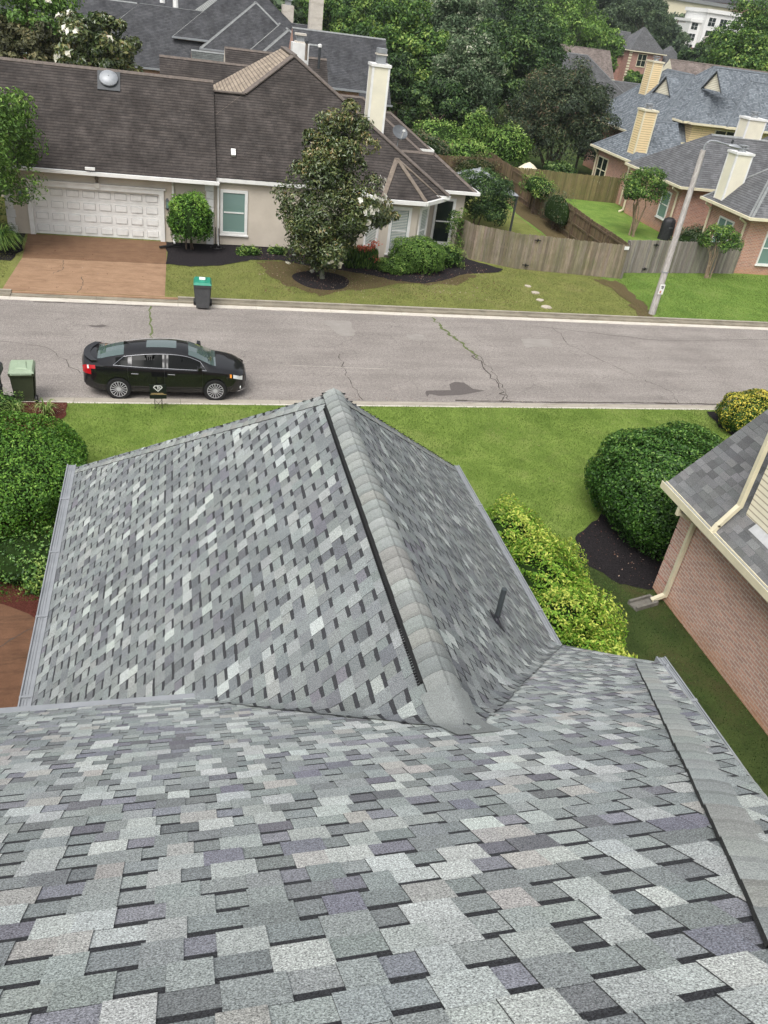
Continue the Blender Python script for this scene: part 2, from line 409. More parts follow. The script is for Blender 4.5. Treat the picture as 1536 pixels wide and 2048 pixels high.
def shingle_slope(name, parent, O, U, V, vmax, ulim, seed=1, expo=.143, halfs=(), posfn=None, seg=9, pal=PAL, bar=.036, wt=(.09, .19), wv=(.09, .17), th=(.004, .0085), mat='granules', vmin=0, palv=None, vhalf=None):
    O = Vector(O); U = Vector(U).normalized(); V = Vector(V).normalized(); N = U.cross(V)
    r = random.Random(seed); mb = MB().mat(mat); LB = (.036, .037, .041)
    xh = []
    def emit(q, c):
        q = [Vector(p) for p in q]
        for n, d in xh:
            if all(n[0]*p.x+n[1]*p.y <= d for p in q): continue
            q, _ = clip_poly(q, Vector((n[0], n[1], 0)), d)
            if len(q) < 3: return
        for n, d in halfs:
            if all(n[0]*p.x+n[1]*p.y <= d for p in q): continue
            q, _ = clip_poly(q, Vector((n[0], n[1], 0)), d)
            if len(q) < 3: return
        pts = [O+U*p.x+V*p.y+N*p.z for p in q]
        if posfn: pts = [posfn(p) for p in pts]
        mb.face(pts, c)
    k0 = int(math.floor(vmin/expo)); K = int(math.ceil(vmax/expo))
    for k in range(k0, K):
        v0 = k*expo; v1 = min(v0+expo, vmax+.02)
        ua, ub = ulim(k, (v0+v1)/2, r)
        base_h = vhalf((v0+v1)/2) if vhalf else None
        u = ua; tooth = r.random() < .5; last = None
        while u < ub-.01:
            wd = r.uniform(*(wt if tooth else wv)); e = min(u+wd, ub)
            if ub-e < .03: e = ub
            c = pick(pal if (tooth or palv is None) else palv, r)
            if base_h: xh[:] = [(base_h[0], base_h[1]+r.uniform(-.025, .035))]
            else: xh[:] = []
            if last and r.random() < .10: c = last
            last = c; c = jit(c, r)
            wb = th[1] if tooth else th[0]; wb += r.uniform(-.0008, .0012); wtp = .0045 if tooth else .001
            n = max(1, int(math.ceil((e-u)/seg)))
            for i in range(n):
                a = u+(e-u)*i/n; b = u+(e-u)*(i+1)/n
                if tooth or bar <= 0: emit([(a, v0, wb), (b, v0, wb), (b, v1, wtp), (a, v1, wtp)], c)
                else:
                    vb = v1-bar*r.uniform(.9, 1.05); wm = wb+(wtp-wb)*(vb-v0)/(v1-v0)
                    emit([(a, v0, wb), (b, v0, wb), (b, vb, wm), (a, vb, wm)], c)
                    emit([(a, vb, wm), (b, vb, wm), (b, v1, wtp), (a, v1, wtp)], LB)
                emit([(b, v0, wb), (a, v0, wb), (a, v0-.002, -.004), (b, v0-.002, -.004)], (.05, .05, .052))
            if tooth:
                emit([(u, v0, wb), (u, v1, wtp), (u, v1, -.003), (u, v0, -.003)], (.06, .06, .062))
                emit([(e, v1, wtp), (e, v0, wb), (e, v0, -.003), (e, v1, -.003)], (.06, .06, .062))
            u = e
            tooth = (not tooth) if r.random() < .93 else tooth
    return mb.build(name, parent)

def caps(name, parent, a, b, na, nb, hw, expo=.145, lift=.012, seed=3, pal=PALT, bend=.025, last_big=False, posfn=None):
    a = Vector(a); b = Vector(b); L = (b-a).length; d = (b-a)/L
    na = Vector(na).normalized(); nb = Vector(nb).normalized(); da = na.cross(d); db = nb.cross(d)
    if da.dot(nb) > 0: da = -da
    if db.dot(na) > 0: db = -db
    nr = (na+nb).normalized(); r = random.Random(seed); mb = MB().mat('cap_granules')
    T = [-1, -.7, -.4, -.18, 0, .18, .4, .7, 1]; n = int(L/expo)
    for i in range(n):
        s0 = L*i/n; s1 = L*(i+1)/n+.008; c = jit(pick(pal, r), r, .05); kd = r.uniform(.80, .95)
        hh = hw*r.uniform(.985, 1.015); rows = []
        for s, z in ((s0, .001), (s0+(s1-s0)*.38, .002), (s0+(s1-s0)*.78, .004), (s1, .005), (s1+.001, -.001)):
            row = []
            for t in T:
                q = a+d*s+(da if t < 0 else db)*abs(t)*hh+nr*(lift+z-bend*math.exp(-(t/.42)**2))
                row.append(posfn(q) if posfn else q)
            rows.append(row)
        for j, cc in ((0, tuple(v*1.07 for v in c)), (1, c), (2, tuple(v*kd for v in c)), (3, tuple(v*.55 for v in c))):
            for m in range(8): mb.face([rows[j][m], rows[j+1][m], rows[j+1][m+1], rows[j][m+1]], cc)
        for m in (0, 8):
            lo = [p-nr*.016 for p in (rows[0][m], rows[3][m])]
            mb.face([rows[0][m], rows[3][m], lo[1], lo[0]], (.05, .05, .05))
    return mb.build(name, parent)

# ================================================================ own house: the roof the photographer stands on
own = thing('grey_shingle_house', 'house with the grey laminated shingle roof and hipped wing that fills the foreground', 'house', (0, 0, 0))
S = 1.0745; MZ = 9.838; MS = .851
XL, XR, XM, ZE, ZR = -1.87, 5.35, 1.74, 3.2, 7.08
YL, YR, YP = 13.10, 12.98, 8.24
main_z = lambda y: MZ-MS*y
def blend(p):
    if p.x < .2: return p
    m = main_z(p.y)+.012; d = p.z-m
    if d > .7 or (p.x < .34 and p.y > 5.3): return p
    k = .075*min(1, max(0, (p.x-.2)/.25))
    return Vector((p.x, p.y, m+.5*(d+math.sqrt(d*d+k*k))))
LW = 3.61*math.sqrt(1+S*S); cz = S/math.sqrt(1+S*S)
def lim_left(k, v, r):
    z = ZE+v*cz; yv = (MZ-z)/MS
    return (-.05, YL-5.0 if z < 5.52 else YL-yv+.5)
def lim_right(k, v, r):
    z = ZE+v*cz; yv = (MZ-z)/MS
    return (-(YR-yv)-.5, .05)
shingle_slope('wing_west_slope', own, (XL, YL, ZE), (0, -1, 0), (1, 0, S), LW-.02, lim_left, seed=11, halfs=[((-1, 4.86/LW), 0)], posfn=blend, seg=.07,
              wt=(.11, .175), wv=(.10, .17), bar=.044, pal=PALWT, palv=PALW, vhalf=lambda v: None if ZE+v*cz < 5.52 else ((1, -cz/MS), YL-(MZ-ZE)/MS+.17))
shingle_slope('wing_east_slope', own, (XR, YR, ZE), (0, 1, 0), (-1, 0, S), LW-.02, lim_right, seed=12, halfs=[((1, 4.74/LW), 0)], posfn=blend, seg=.07,
              wt=(.11, .175), wv=(.10, .17), bar=.044, pal=PALWT, palv=PALW, vhalf=lambda v: ((-1, -cz/MS), YR-(MZ-ZE)/MS+.17))
FP = Vector((XM, YP, ZR)); fdir = (FP-Vector((XM, YL-.06, ZE)))
shingle_slope('wing_front_slope', own, (XR, YL-.06, ZE), (-1, 0, 0), fdir, fdir.length-.03, lambda k, v, r: (3.61*v/fdir.length, 7.22-3.61*v/fdir.length), seed=13, seg=9)
def lim_main(k, v, r):
    y = 7.8-v/math.sqrt(1+MS*MS)
    xr = 4.95-.733*(5.27-y) if y < 5.27 else 4.95+(y-5.27)/2.53*.4
    if y < 5.27: xr += .4
    return (-xr, (5.2 if y < 5.36 else .0 if y > 5.36 and y < 5.5 else -.4))
VM = math.sqrt(1+MS*MS)*(7.8+1.25)
shingle_slope('main_front_slope', own, (0, 7.8, ZE), (-1, 0, 0), (0, -1, MS), VM, lim_main, seed=21, wt=(.085, .155), wv=(.08, .15), bar=.038, halfs=[((-1, .733/1.3131), 4.95+.733*2.53)], pal=PALTOOTH, palv=PALVAL)
SE = .851/.733
def lim_east(k, v, r):
    x = 4.95-v/math.sqrt(1+SE*SE); return (-1.3, 5.6-.0+(4.95-x)/.733)
shingle_slope('main_east_slope', own, (4.95, 0, 5.35), (0, 1, 0), (-1, 0, SE), math.sqrt(1+SE*SE)*4.75, lim_east, seed=31, halfs=[((1, 1/(1.469*.733)), 5.27)], pal=PALTOOTH, palv=PALVAL)
# caps
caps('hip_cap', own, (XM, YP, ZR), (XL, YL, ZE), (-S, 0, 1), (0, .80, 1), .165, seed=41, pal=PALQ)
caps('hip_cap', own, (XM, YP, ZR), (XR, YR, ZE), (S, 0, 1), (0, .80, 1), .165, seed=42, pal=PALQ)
rv = MB().mat('black_plastic')
for sx in (-1, 1):
    dd = Vector((sx, 0, -S)).normalized(); nn = Vector((sx*S, 0, 1)).normalized()
    for o1, o2, h in ((.08, .178, .022),):
        p = [Vector((XM, y, ZR))+dd*o+nn*z for y, o, z in ((8.1, o1, .008), (3.75, o1, .008), (3.75, o2, .008), (8.1, o2, .008))]
        q = [v+nn*h for v in p]
        rv.prism(p, q) if sx > 0 else rv.prism(p[::-1], q[::-1])
    y = 3.76
    while y < 8.1:
        c = Vector((XM, y, ZR))+dd*.185+nn*.010
        rv.bar(c, c+dd*.022+nn*.004, .009, .016); y += .027
rv.build('ridge_vent', own)
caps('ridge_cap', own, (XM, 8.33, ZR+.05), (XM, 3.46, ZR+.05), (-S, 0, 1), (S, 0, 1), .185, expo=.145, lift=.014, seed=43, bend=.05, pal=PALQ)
# saddle where the ridge dies into the main slope
sd = MB().mat('cap_granules'); rows = []
for i in range(10):
    y = 3.62-i*.07; row = []; w0 = .175-.003*i
    for j in range(13):
        t = (j-6)/6; x = XM+t*w0
        z = ZR+.012-S*.85*(math.sqrt((t*w0)**2+.003)-.054)
        m = main_z(y)+.014; d = z-m; row.append(Vector((x, y, m+.5*(d+math.sqrt(d*d+.003)))))
    rows.append(row)
for a, b in zip(rows, rows[1:]):
    for j in range(12): sd.face([a[j], a[j+1], b[j+1], b[j]], (.205, .22, .215))
sd.build('saddle_flashing', own, smooth=True)
Kc = Vector((4.95, 5.27, 5.352)); Hd = Vector((-.733, -1, .851)).normalized()
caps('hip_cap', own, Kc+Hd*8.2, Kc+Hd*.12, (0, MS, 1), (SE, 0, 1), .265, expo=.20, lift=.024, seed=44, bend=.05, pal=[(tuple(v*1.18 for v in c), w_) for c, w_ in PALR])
# deck under the shingles, walls, soffits
dk = MB().mat('dark_metal')
def sheet(pts, off=-.012): dk.face([Vector(p)+Vector((0, 0, off*1.5)) for p in pts])
sheet([(XL, YL, ZE), (XL, 5.0, ZE), (.2, 5.0, 5.43), (XM, 3.25, ZR), (XM, YP, ZR)])
sheet([(XR, YR, ZE), (XM, YP, ZR), (XM, 3.25, ZR), (XR, 7.8, ZE)])
sheet([(XL, YL, ZE), (XM, YP, ZR), (XR, YR, ZE)])
sheet([(-7, 5.36, main_z(5.36)), (4.95, 5.27, main_z(5.36)), (.2, -1.2, main_z(-1.2)), (-7, -1.2, main_z(-1.2))])
sheet([(.05, 5.36, main_z(5.36)), (.05, 7.8, main_z(7.8)), (5.35, 7.8, main_z(7.8)), (4.95, 5.2, main_z(5.2))])
sheet([(4.95, 5.27, 5.35), (4.95, -1.3, 5.35), (.2, -1.2, 10.86)])
dk.build('roof_deck', own)
wl = MB().mat('brick')
wl.box((XL+.35, 7.0, .05), (XR-.35, YR-.35, ZE-.13)); wl.box((-6.6, -6, .05), (4.55, 5.0, 5.1)); wl.box((.4, 4.9, .05), (4.9, 7.6, 3.0)); wl.build('wall', own)
sf = MB().mat('soffit'); sf.box((XL-.02, 7.4, ZE-.12), (XR+.02, YR+.02, ZE-.02)); sf.box((-7, 4.6, 5.1), (.3, 5.36, 5.24)); sf.box((4.5, -1.3, 5.18), (4.97, 5.27, 5.335)); sf.build('soffit', own)
# gutters with joint straps
def gutter(x0, x1, y0, y1, z, strap):
    g = MB().mat('grey_metal'); g.box((x0, y0, z-.10), (x1, y1, z-.012))
    g.box((x0, y0, z-.0115), (x0+.018, y1, z+.012)); g.box((x1-.016, y0, z-.0115), (x1, y1, z+.004))
    g.box((x0+.05, y0, z-.0115), (x0+.056, y1, z-.004)); g.box((x0+.085, y0, z-.0115), (x0+.091, y1, z-.004))
    y = y0+.8
    while y < y1-.3:
        g.box((x0-.004, y, z-.09), (x1+.002, y+.03, z+.0135)); y += strap
    return g.build('gutter', own)
gutter(XL-.14, XL+.012, 5.2, YL+.06, ZE+.03, 1.5)
gutter(XR-.012, XR+.10, 7.75, YR+.06, ZE+.02, 3.0)
gutter(4.94, 5.06, -1.3, 5.35, 5.36, 2.6)
de = MB().mat('grey_metal'); de.box((-7, 5.35, main_z(5.36)-.03), (.33, 5.405, main_z(5.36)+.012)); de.box((-7, 5.406, main_z(5.36)-.11), (.33, 5.42, main_z(5.36)+.006)); de.build('drip_edge', own)
de = MB().mat('grey_metal')
de.bar((5.0, 5.2, 5.36), (5.38, 7.8, 3.19), .03, .05); de.build('drip_edge', own)
# plumbing vent
vp = MB().mat(mk('vent_pipe_paint', (.055, .065, .07), None, 6, .5)); b = Vector((3.33, 6.06, 5.37))
vp.bar(b+Vector((0, 0, -.1)), b+Vector((0, 0, .46)), .062, n=14)
vo = vp.build('vent_pipe', own, smooth=True)
vb = MB().mat(mk('rubber_boot', (.03, .03, .04), None, 6, .6)); n1 = Vector((S, 0, 1)).normalized(); ux = Vector((-1, 0, S)).normalized(); uy = Vector((0, 1, 0))
ringf = lambda r, h, c=b: [c+(ux*math.cos(a)+uy*math.sin(a))*r+n1*h for a in [i*math.pi/7 for i in range(14)]]
r2 = [b+Vector((math.cos(i*math.pi/7)*.036, math.sin(i*math.pi/7)*.036, .10)) for i in range(14)]
vb.prism([b+ux*p+uy*q+n1*.012 for p, q in ((-.11, -.10), (-.11, .10), (.10, .10), (.10, -.10))][::-1], [b+ux*p+uy*q+n1*.018 for p, q in ((-.11, -.10), (-.11, .10), (.10, .10), (.10, -.10))][::-1])
vb.prism(ringf(.065, .019), [Vector(p) for p in r2]); vb.build('boot', vo)

# ================================================================ brick neighbour on the right
bh = thing('brick_house', 'pink brick house at the right edge with dark shingles, cream downspouts and quoined corner', 'house')
MAT['near_brick'] = brickmat('near_brick', (.64, .375, .30), (.47, .285, .245), (.66, .56, .48), .215, .075, mort=.15, stain=.16, stretch=(.9, .9, .9), tint=(.52, .25, .11), bump=.5)
wb = MB().mat('near_brick'); wb.box((10.72, -6, .0), (19, 12.52, 2.72)); wb.build('wall', bh)
q = MB().mat('near_brick')
for i in range(6): q.box((10.685, 12.12, .1+i*.44), (10.90, 12.555, .1+i*.44+.40))
q.build('quoin', bh)
uw = MB().mat('cream_siding'); uw.box((10.75, -6, 2.9), (19, 10.9, 6.3)); uw.build('siding_wall', bh)
CH = [((.125, .128, .130), 7), ((.108, .11, .112), 5), ((.15, .153, .155), 3), ((.09, .092, .094), 2)]
# west slope rises towards +x: contour along -y, up-slope +x
shingle_slope('lower_slope', bh, (10.28, 12.87, 2.84), (0, -1, 0), (1, 0, 1), 5.3, lambda k, v, r: ((-.0 - (k % 2)*.0), (2.0 if 10.28+v*.7071 > 10.78 else 10.5)), seed=51, pal=CH, bar=.0, wt=(.20, .28), wv=(.22, .30), th=(.006, .009))
rb2 = MB().mat('charcoal_shingle'); rb2.face([(10.3, 12.85, 2.845), (14.05, 12.85, 6.595), (14.05, -6, 6.595), (10.3, -6, 2.845)][::-1])
rb2.face([(14.05, 12.85, 6.595), (17.8, 12.85, 2.845), (17.8, -6, 2.845), (14.05, -6, 6.595)][::-1]); rb2.mat('near_brick').face([(10.34, 12.5, 2.7), (17.7, 12.5, 2.7), (14.05, 12.5, 6.4)][::-1]); rb2.mat('soffit').face([(10.3, 12.85, 2.8), (14.05, 12.85, 6.56), (17.8, 12.85, 2.8), (17.8, -6, 2.8), (10.3, -6, 2.8)]); rb2.build('roof', bh)
uwr = MB().mat('charcoal_shingle'); uwr.prism([(10.4, -6, 6.3), (19.3, -6, 6.3), (19.3, 11.25, 6.3), (10.4, 11.25, 6.3)], [(12.5, -4, 8.6), (17, -4, 8.6), (17, 9.1, 8.6), (12.5, 9.1, 8.6)]); uwr.build('upper_roof', bh)
gg = MB().mat('cream_paint'); gg.box((10.165, -6, 2.71), (10.185, 12.9, 2.868)); gg.box((10.265, -6, 2.71), (10.285, 12.9, 2.862)); gg.box((10.186, -6, 2.71), (10.264, 12.9, 2.79)); gg.mat('grey_metal').box((10.186, -6, 2.791), (10.264, 12.89, 2.835)); gg.build('gutter', bh)
fl = MB().mat(mk('galvanised', (.50, .51, .52), (.38, .39, .40), 7, .5))
fl.prism([(10.62, -6, 3.19), (10.745, -6, 3.31), (10.745, 10.55, 3.31), (10.62, 10.55, 3.19)], [(10.62, -6, 3.197), (10.745, -6, 3.33), (10.745, 10.55, 3.33), (10.62, 10.55, 3.197)]); fl.build('flashing', bh)
ds = MB().mat('cream_paint'); ds.bar((10.62, 11.0, 6.2), (10.62, 11.0, 3.42), .10, .085); ds.bar((10.62, 11.0, 3.46), (10.30, 11.0, 2.98), .10, .085); ds.bar((10.31, 11.0, 3.02), (10.23, 11.0, 2.84), .10, .08); ds.build('downspout', bh)
ds = MB().mat('cream_paint'); ds.bar((10.22, 12.1, 2.72), (10.22, 12.1, 2.5), .09, .08); ds.bar((10.22, 12.1, 2.56), (10.65, 12.02, 2.36), .085, .075); ds.bar((10.645, 12.02, 2.42), (10.645, 12.02, .28), .095, .08); ds.bar((10.645, 12.02, .34), (10.36, 12.05, .17), .095, .08); ds.build('downspout', bh)
sb = thing('splash_block', 'dark concrete splash block under the cream downspout on the brick corner', 'splash block', (10.15, 12.0, .1), .25)
MAT['dark_concrete'] = mk('dark_concrete', (.20, .19, .17), (.11, .105, .09), 9, .9, bump=.4)
sbm = MB().mat('dark_concrete'); sbm.box((-.36, -.15, .0), (.3, .15, .035)); sbm.box((-.36, -.151, .0351), (.3, -.10, .11)); sbm.box((-.36, .10, .0351), (.3, .151, .11)); sbm.box((.24, -.099, .0351), (.301, .099, .11)); sbm.build('tray', sb)
# ================================================================ ground, street, lawns
def grassmat(name, a, b, dry, dryamt=.35):
    t = NT(name); p = t.pos()
    c = t.ramp(t.noise(p, 1.1, 5, .65), [(.30, a), (.62, b)])
    f = t.noise(t.pos((3, 1, 1)), 22, 4, .8); c = t.mix(1.0, c, t.gray(f, .55, 1.4, .28, .72), 'MULTIPLY')
    c = t.mix(1.0, c, t.gray(t.noise(p, 130, 2, .7), .6, 1.35, .3, .7), 'MULTIPLY')
    d = t.ramp(t.noise(p, .55, 6, .7, .5), [(.5, g3(0)), (.72, g3(dryamt))])
    c = t.mix(d, c, dry)
    t.col(c).rough(.95, .1); t.bump(t.noise(p, 70, 3, .8), .8, .02); MAT[name] = t.m
grassmat('near_grass', (.105, .165, .03), (.18, .255, .055), (.27, .26, .11))
grassmat('far_grass', (.13, .15, .042), (.19, .21, .06), (.22, .18, .09), .45)
grassmat('right_grass', (.10, .18, .035), (.17, .26, .055), (.22, .25, .09), .3)
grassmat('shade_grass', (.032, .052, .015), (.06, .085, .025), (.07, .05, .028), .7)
grassmat('wild_ground', (.03, .05, .015), (.06, .09, .025), (.10, .08, .05), .5)
t = NT('asphalt'); p = t.pos()
c = t.ramp(t.noise(p, .5, 6, .6), [(.3, (.195, .176, .162)), (.7, (.248, .226, .208))])
c = t.mix(1.0, c, t.gray(t.noise(p, 60, 3, .85), .45, 1.6, .3, .7), 'MULTIPLY')
c = t.mix(1.0, c, t.gray(t.noise(p, 26, 3, .9), .55, 1.5, .32, .68), 'MULTIPLY')
c = t.mix(1.0, c, t.gray(t.noise(p, 9, 4, .8), .84, 1.18, .35, .65), 'MULTIPLY')
c = t.mix(1.0, c, t.gray(t.noise(t.pos((.15, 1, 1)), 1.4, 4, .6), .9, 1.1, .35, .65), 'MULTIPLY')
cr = t.vor(t.pos((.42, .42, 1)), 1.0, 'DISTANCE_TO_EDGE')
nv = t.n('TexVoronoi', feature='DISTANCE_TO_EDGE'); nv.inputs['Scale'].default_value = .55
wob = t.n('TexNoise'); wob.inputs['Scale'].default_value = 1.6; wob.inputs['Detail'].default_value = 6; t.l(p, wob.inputs['Vector'])
ad = t.n('Mix', data_type='RGBA', blend_type='LINEAR_LIGHT'); ad.inputs[0].default_value = .55; t.l(p, ad.inputs[6]); t.l(wob.outputs['Color'], ad.inputs[7]); t.l(ad.outputs[2], nv.inputs['Vector'])
msk = t.ramp(t.noise(p, .45, 2), [(.48, g3(0)), (.56, g3(1))])
ln = t.ramp(nv.outputs['Distance'], [(.0, g3(.6)), (.009, g3(0))])
c = t.mix(t.math('MULTIPLY', ln, msk), c, (.09, .08, .075))
c = t.mix(t.ramp(t.noise(p, .8, 5, .7), [(.62, g3(0)), (.75, g3(.35))]), c, (.36, .32, .29))
t.col(c).rough(.92, .2); t.bump(t.noise(p, 120, 2), .5, .006); MAT['asphalt'] = t.m
def concrete(name, a, b, dirt, rough=.9):
    t = NT(name); p = t.pos(); c = t.ramp(t.noise(p, 2.2, 6, .7), [(.3, a), (.7, b)])
    c = t.mix(t.ramp(t.noise(t.pos((.6, 3, 3)), 1.6, 6, .75), [(.5, g3(0)), (.7, g3(.75))]), c, dirt)
    c = t.mix(1.0, c, t.gray(t.noise(p, 90, 3, .8), .75, 1.2, .3, .7), 'MULTIPLY'); t.col(c).rough(rough, .2); MAT[name] = t.m
concrete('kerb_concrete', (.33, .30, .25), (.42, .385, .325), (.20, .18, .14))
concrete('mossy_kerb', (.20, .18, .14), (.30, .27, .21), (.07, .06, .045))
concrete('pale_concrete', (.50, .46, .41), (.62, .58, .51), (.35, .31, .25))
concrete('drive_concrete', (.25, .155, .095), (.34, .22, .14), (.18, .105, .065))
concrete('wet_drive', (.15, .085, .05), (.205, .12, .07), (.10, .058, .036))
concrete('near_drive', (.105, .055, .032), (.16, .085, .05), (.06, .035, .022))
def mulchm(name, a, b, sp=.0):
    t = NT(name); p = t.pos(); c = t.ramp(t.noise(p, 55, 3, .8), [(.35, a), (.65, b)])
    if sp: c = t.mix(t.ramp(t.vor(p, 9), [(.05, g3(sp)), (.09, g3(0))]), c, (.4, .3, .2))
    t.col(c).rough(1, .05); t.bump(t.noise(p, 60, 3, .8), 1, .03); MAT[name] = t.m
mulchm('black_mulch', (.008, .0075, .009), (.045, .04, .042), .5)
mulchm('red_mulch', (.045, .016, .012), (.15, .05, .038), .0)
mulchm('brown_litter', (.085, .065, .035), (.15, .12, .06), .3)

def flat(name, pts, z, m, parent=None, kind='structure', thick=0):
    b = MB().mat(m)
    if thick: b.prism([(x, y, z-thick) for x, y in pts], [(x, y, z) for x, y in pts])
    else: b.face([(x, y, z) for x, y in pts])
    o = b.build(name, parent)
    if not parent: o['kind'] = kind
    return o
KL, KI, KF0, KF1 = 21.93, 22.47, 30.52, 31.26    # lawn edge, gutter edge, far gutter start, far kerb face
# terrain as one sheet to the horizon, rising gently beyond the houses
def hill(y):
    t = min(1, max(0, (y-140)/190)); return 6.3*t*t*(3-2*t)
def gz(x, y): return hill(math.hypot(x, y)) if y > 60 else 0
b = MB().mat('wild_ground'); ys = [-400, -50, 0, 60, 110, 135, 150, 165, 180, 195, 210, 230, 250, 280, 320, 500, 900, 1500]; xs = [-900, -400, -200, -100, -50, 0, 50, 100, 150, 200, 300, 500, 900, 1400]
for i in range(len(ys)-1):
    for j in range(len(xs)-1):
        b.face([(x, y, gz(x, y)-.02) for x, y in ((xs[j], ys[i]), (xs[j+1], ys[i]), (xs[j+1], ys[i+1]), (xs[j], ys[i+1]))])
b.build('ground', merge=True)['kind'] = 'structure'
flat('road', [(-60, KI), (90, KI), (90, KF0), (-60, KF0)], 0.0, 'asphalt')
flat('lawn', [(-60, -40), (90, -40), (90, KL-.0), (-60, KL-.0)], .10, 'near_grass', thick=.14)
# shaded strip between the two houses
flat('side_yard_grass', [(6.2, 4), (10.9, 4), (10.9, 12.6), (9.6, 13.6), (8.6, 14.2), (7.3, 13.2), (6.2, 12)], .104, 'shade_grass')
flat('far_lawn', [(-60, KF1), (21.2, KF1), (21.2, 60), (-60, 60)], .10, 'far_grass', thick=.14)
flat('right_lawn', [(21.204, KF1), (90, KF1), (90, 60), (21.204, 60)], .105, 'right_grass', thick=.14)
# kerbs: pan and lip
kb = MB().mat('kerb_concrete')
xx = -60
while xx < 90:
    kb.prism([(xx, KL+.071, -.03), (xx+2.99, KL+.071, -.03), (xx+2.99, KI-.001, -.03), (xx, KI-.001, -.03)], [(xx, KL+.071, .075), (xx+2.99, KL+.071, .075), (xx+2.99, KI-.001, .014), (xx, KI-.001, .014)]); kb.mat('pale_concrete').box((xx, KL+.001, -.03), (xx+2.99, KL+.07, .108)); kb.mat('kerb_concrete'); xx += 3
kb.build('kerb')['kind'] = 'structure'
kb = MB(); xx = -60
while xx < 90:
    drv = -6.2 < xx+1.4 < -.5
    kb.mat('pale_concrete').box((xx, KF0+.001, -.03), (xx+2.99, KF0+.33, .014))
    kb.mat('mossy_kerb').box((xx, KF0+.332, -.03), (xx+2.99, KF1-.13, .05 if drv else .075))
    kb.mat('mossy_kerb' if not drv else 'drive_concrete').prism([(xx, KF1-.128, -.03), (xx+2.99, KF1-.128, -.03), (xx+2.99, KF1+.01, -.03), (xx, KF1+.01, -.03)], [(xx, KF1-.1, .13 if not drv else .085), (xx+2.99, KF1-.1, .13 if not drv else .085), (xx+2.99, KF1+.01, .135 if not drv else .1), (xx, KF1+.01, .135 if not drv else .1)])
    if not drv: kb.mat('kerb_concrete').box((xx, KF1-.085, .1355), (xx+2.99, KF1+.012, .142))
    xx += 3
kb.build('kerb')['kind'] = 'structure'
def blob(pts, n=5, amp=.12, seed=1):
    r = random.Random(seed); out = []
    for i in range(len(pts)):
        a, b2 = pts[i], pts[(i+1) % len(pts)]
        for k in range(n):
            t = k/n; out.append((a[0]+(b2[0]-a[0])*t+r.uniform(-amp, amp), a[1]+(b2[1]-a[1])*t+r.uniform(-amp, amp)))
    return out
# gutter grime and a crack filled with weeds
def ribbon(name, pts, wdt, z, m, seed=1, kind='structure', sub=8, wob=.08):
    r = random.Random(seed); P = []
    for (a, b2) in zip(pts, pts[1:]):
        for i in range(sub):
            t = i/sub; P.append((a[0]+(b2[0]-a[0])*t+r.uniform(-wob, wob), a[1]+(b2[1]-a[1])*t+r.uniform(-wob, wob)*.6))
    P.append(pts[-1]); b = MB().mat(m)
    for i, (p, q) in enumerate(zip(P, P[1:])):
        d = Vector((q[0]-p[0], q[1]-p[1])); n = Vector((-d.y, d.x)).normalized(); w0 = wdt*r.uniform(.4, 1.3)
        b.face([(p[0]-n.x*w0, p[1]-n.y*w0, z), (q[0]-n.x*w0, q[1]-n.y*w0, z), (q[0]+n.x*w0, q[1]+n.y*w0, z+.0005), (p[0]+n.x*w0, p[1]+n.y*w0, z+.0005)])
    o = b.build(name); o['kind'] = kind; return o
MAT['crack'] = mk('crack', (.09, .08, .072), None, 9, 1, .05)
MAT['weed'] = mk('weed', (.13, .17, .06), (.10, .11, .06), 14, 1, .05)
concrete('worn_patch', (.255, .235, .215), (.30, .28, .258), (.21, .19, .175))
MAT['tar'] = mk('tar', (.095, .085, .08), (.13, .115, .11), 14, .9, .1)
ribbon('road_crack', [(10.85, 27.0), (10.77, 25.4), (10.85, 23.7), (10.55, 22.5)], .022, .004, 'crack', 3, wob=.14)
ribbon('road_crack', [(10.9, 27.0), (11.05, 25.4), (10.95, 23.9), (10.8, 22.5)], .014, .004, 'crack', 4, wob=.1)
ribbon('weedy_crack', [(10.2, 30.4), (10.35, 29.2), (10.55, 28.2), (10.8, 27.1), (10.9, 26.2)], .055, .005, 'weed', 5, wob=.10)
ribbon('weedy_crack', [(-1.03, 30.4), (-.99, 28.6), (-.88, 26.4)], .03, .005, 'weed', 6, wob=.06)
ribbon('road_crack', [(-.88, 26.3), (-1.6, 24.6), (-1.3, 23.6)], .015, .004, 'crack', 7)
ribbon('road_crack', [(15.5, 29.9), (15.4, 27.9), (17.0, 24.6), (17.6, 23.7), (17.4, 22.6)], .012, .004, 'crack', 8)
ribbon('road_crack', [(5.6, 26.3), (5.5, 24.5), (5.7, 22.6)], .014, .004, 'crack', 9)
ribbon('road_crack', [(-7, 27.0), (-4.2, 26.2), (-3.0, 24.2)], .012, .004, 'crack', 10)
ribbon('road_crack', [(14.5, 29.9), (20, 28.7), (26, 29.3)], .013, .004, 'crack', 11)
ribbon('road_crack', [(3.2, 25.2), (7.4, 25.05)], .008, .004, 'pale_concrete', 12, wob=.01)
flat('road_patch', blob([(-3.2, 28.2), (-2.6, 28.35), (-2.3, 28.2), (-2.8, 28.1)], 3, .05, 31), .005, 'tar')
flat('road_patch', blob([(5.4, 29.5), (6.5, 29.7), (6.6, 28.3), (6.1, 28.0), (5.7, 28.9)], 4, .10, 32), .005, 'worn_patch')
flat('road_patch', blob([(8.6, 28.4), (9.4, 28.5), (9.1, 27.9), (8.7, 27.8)], 4, .10, 33), .005, 'worn_patch')
flat('road_patch', blob([(13.4, 28.3), (14.8, 28.5), (14.5, 27.6), (13.3, 27.5)], 4, .12, 34), .005, 'worn_patch')
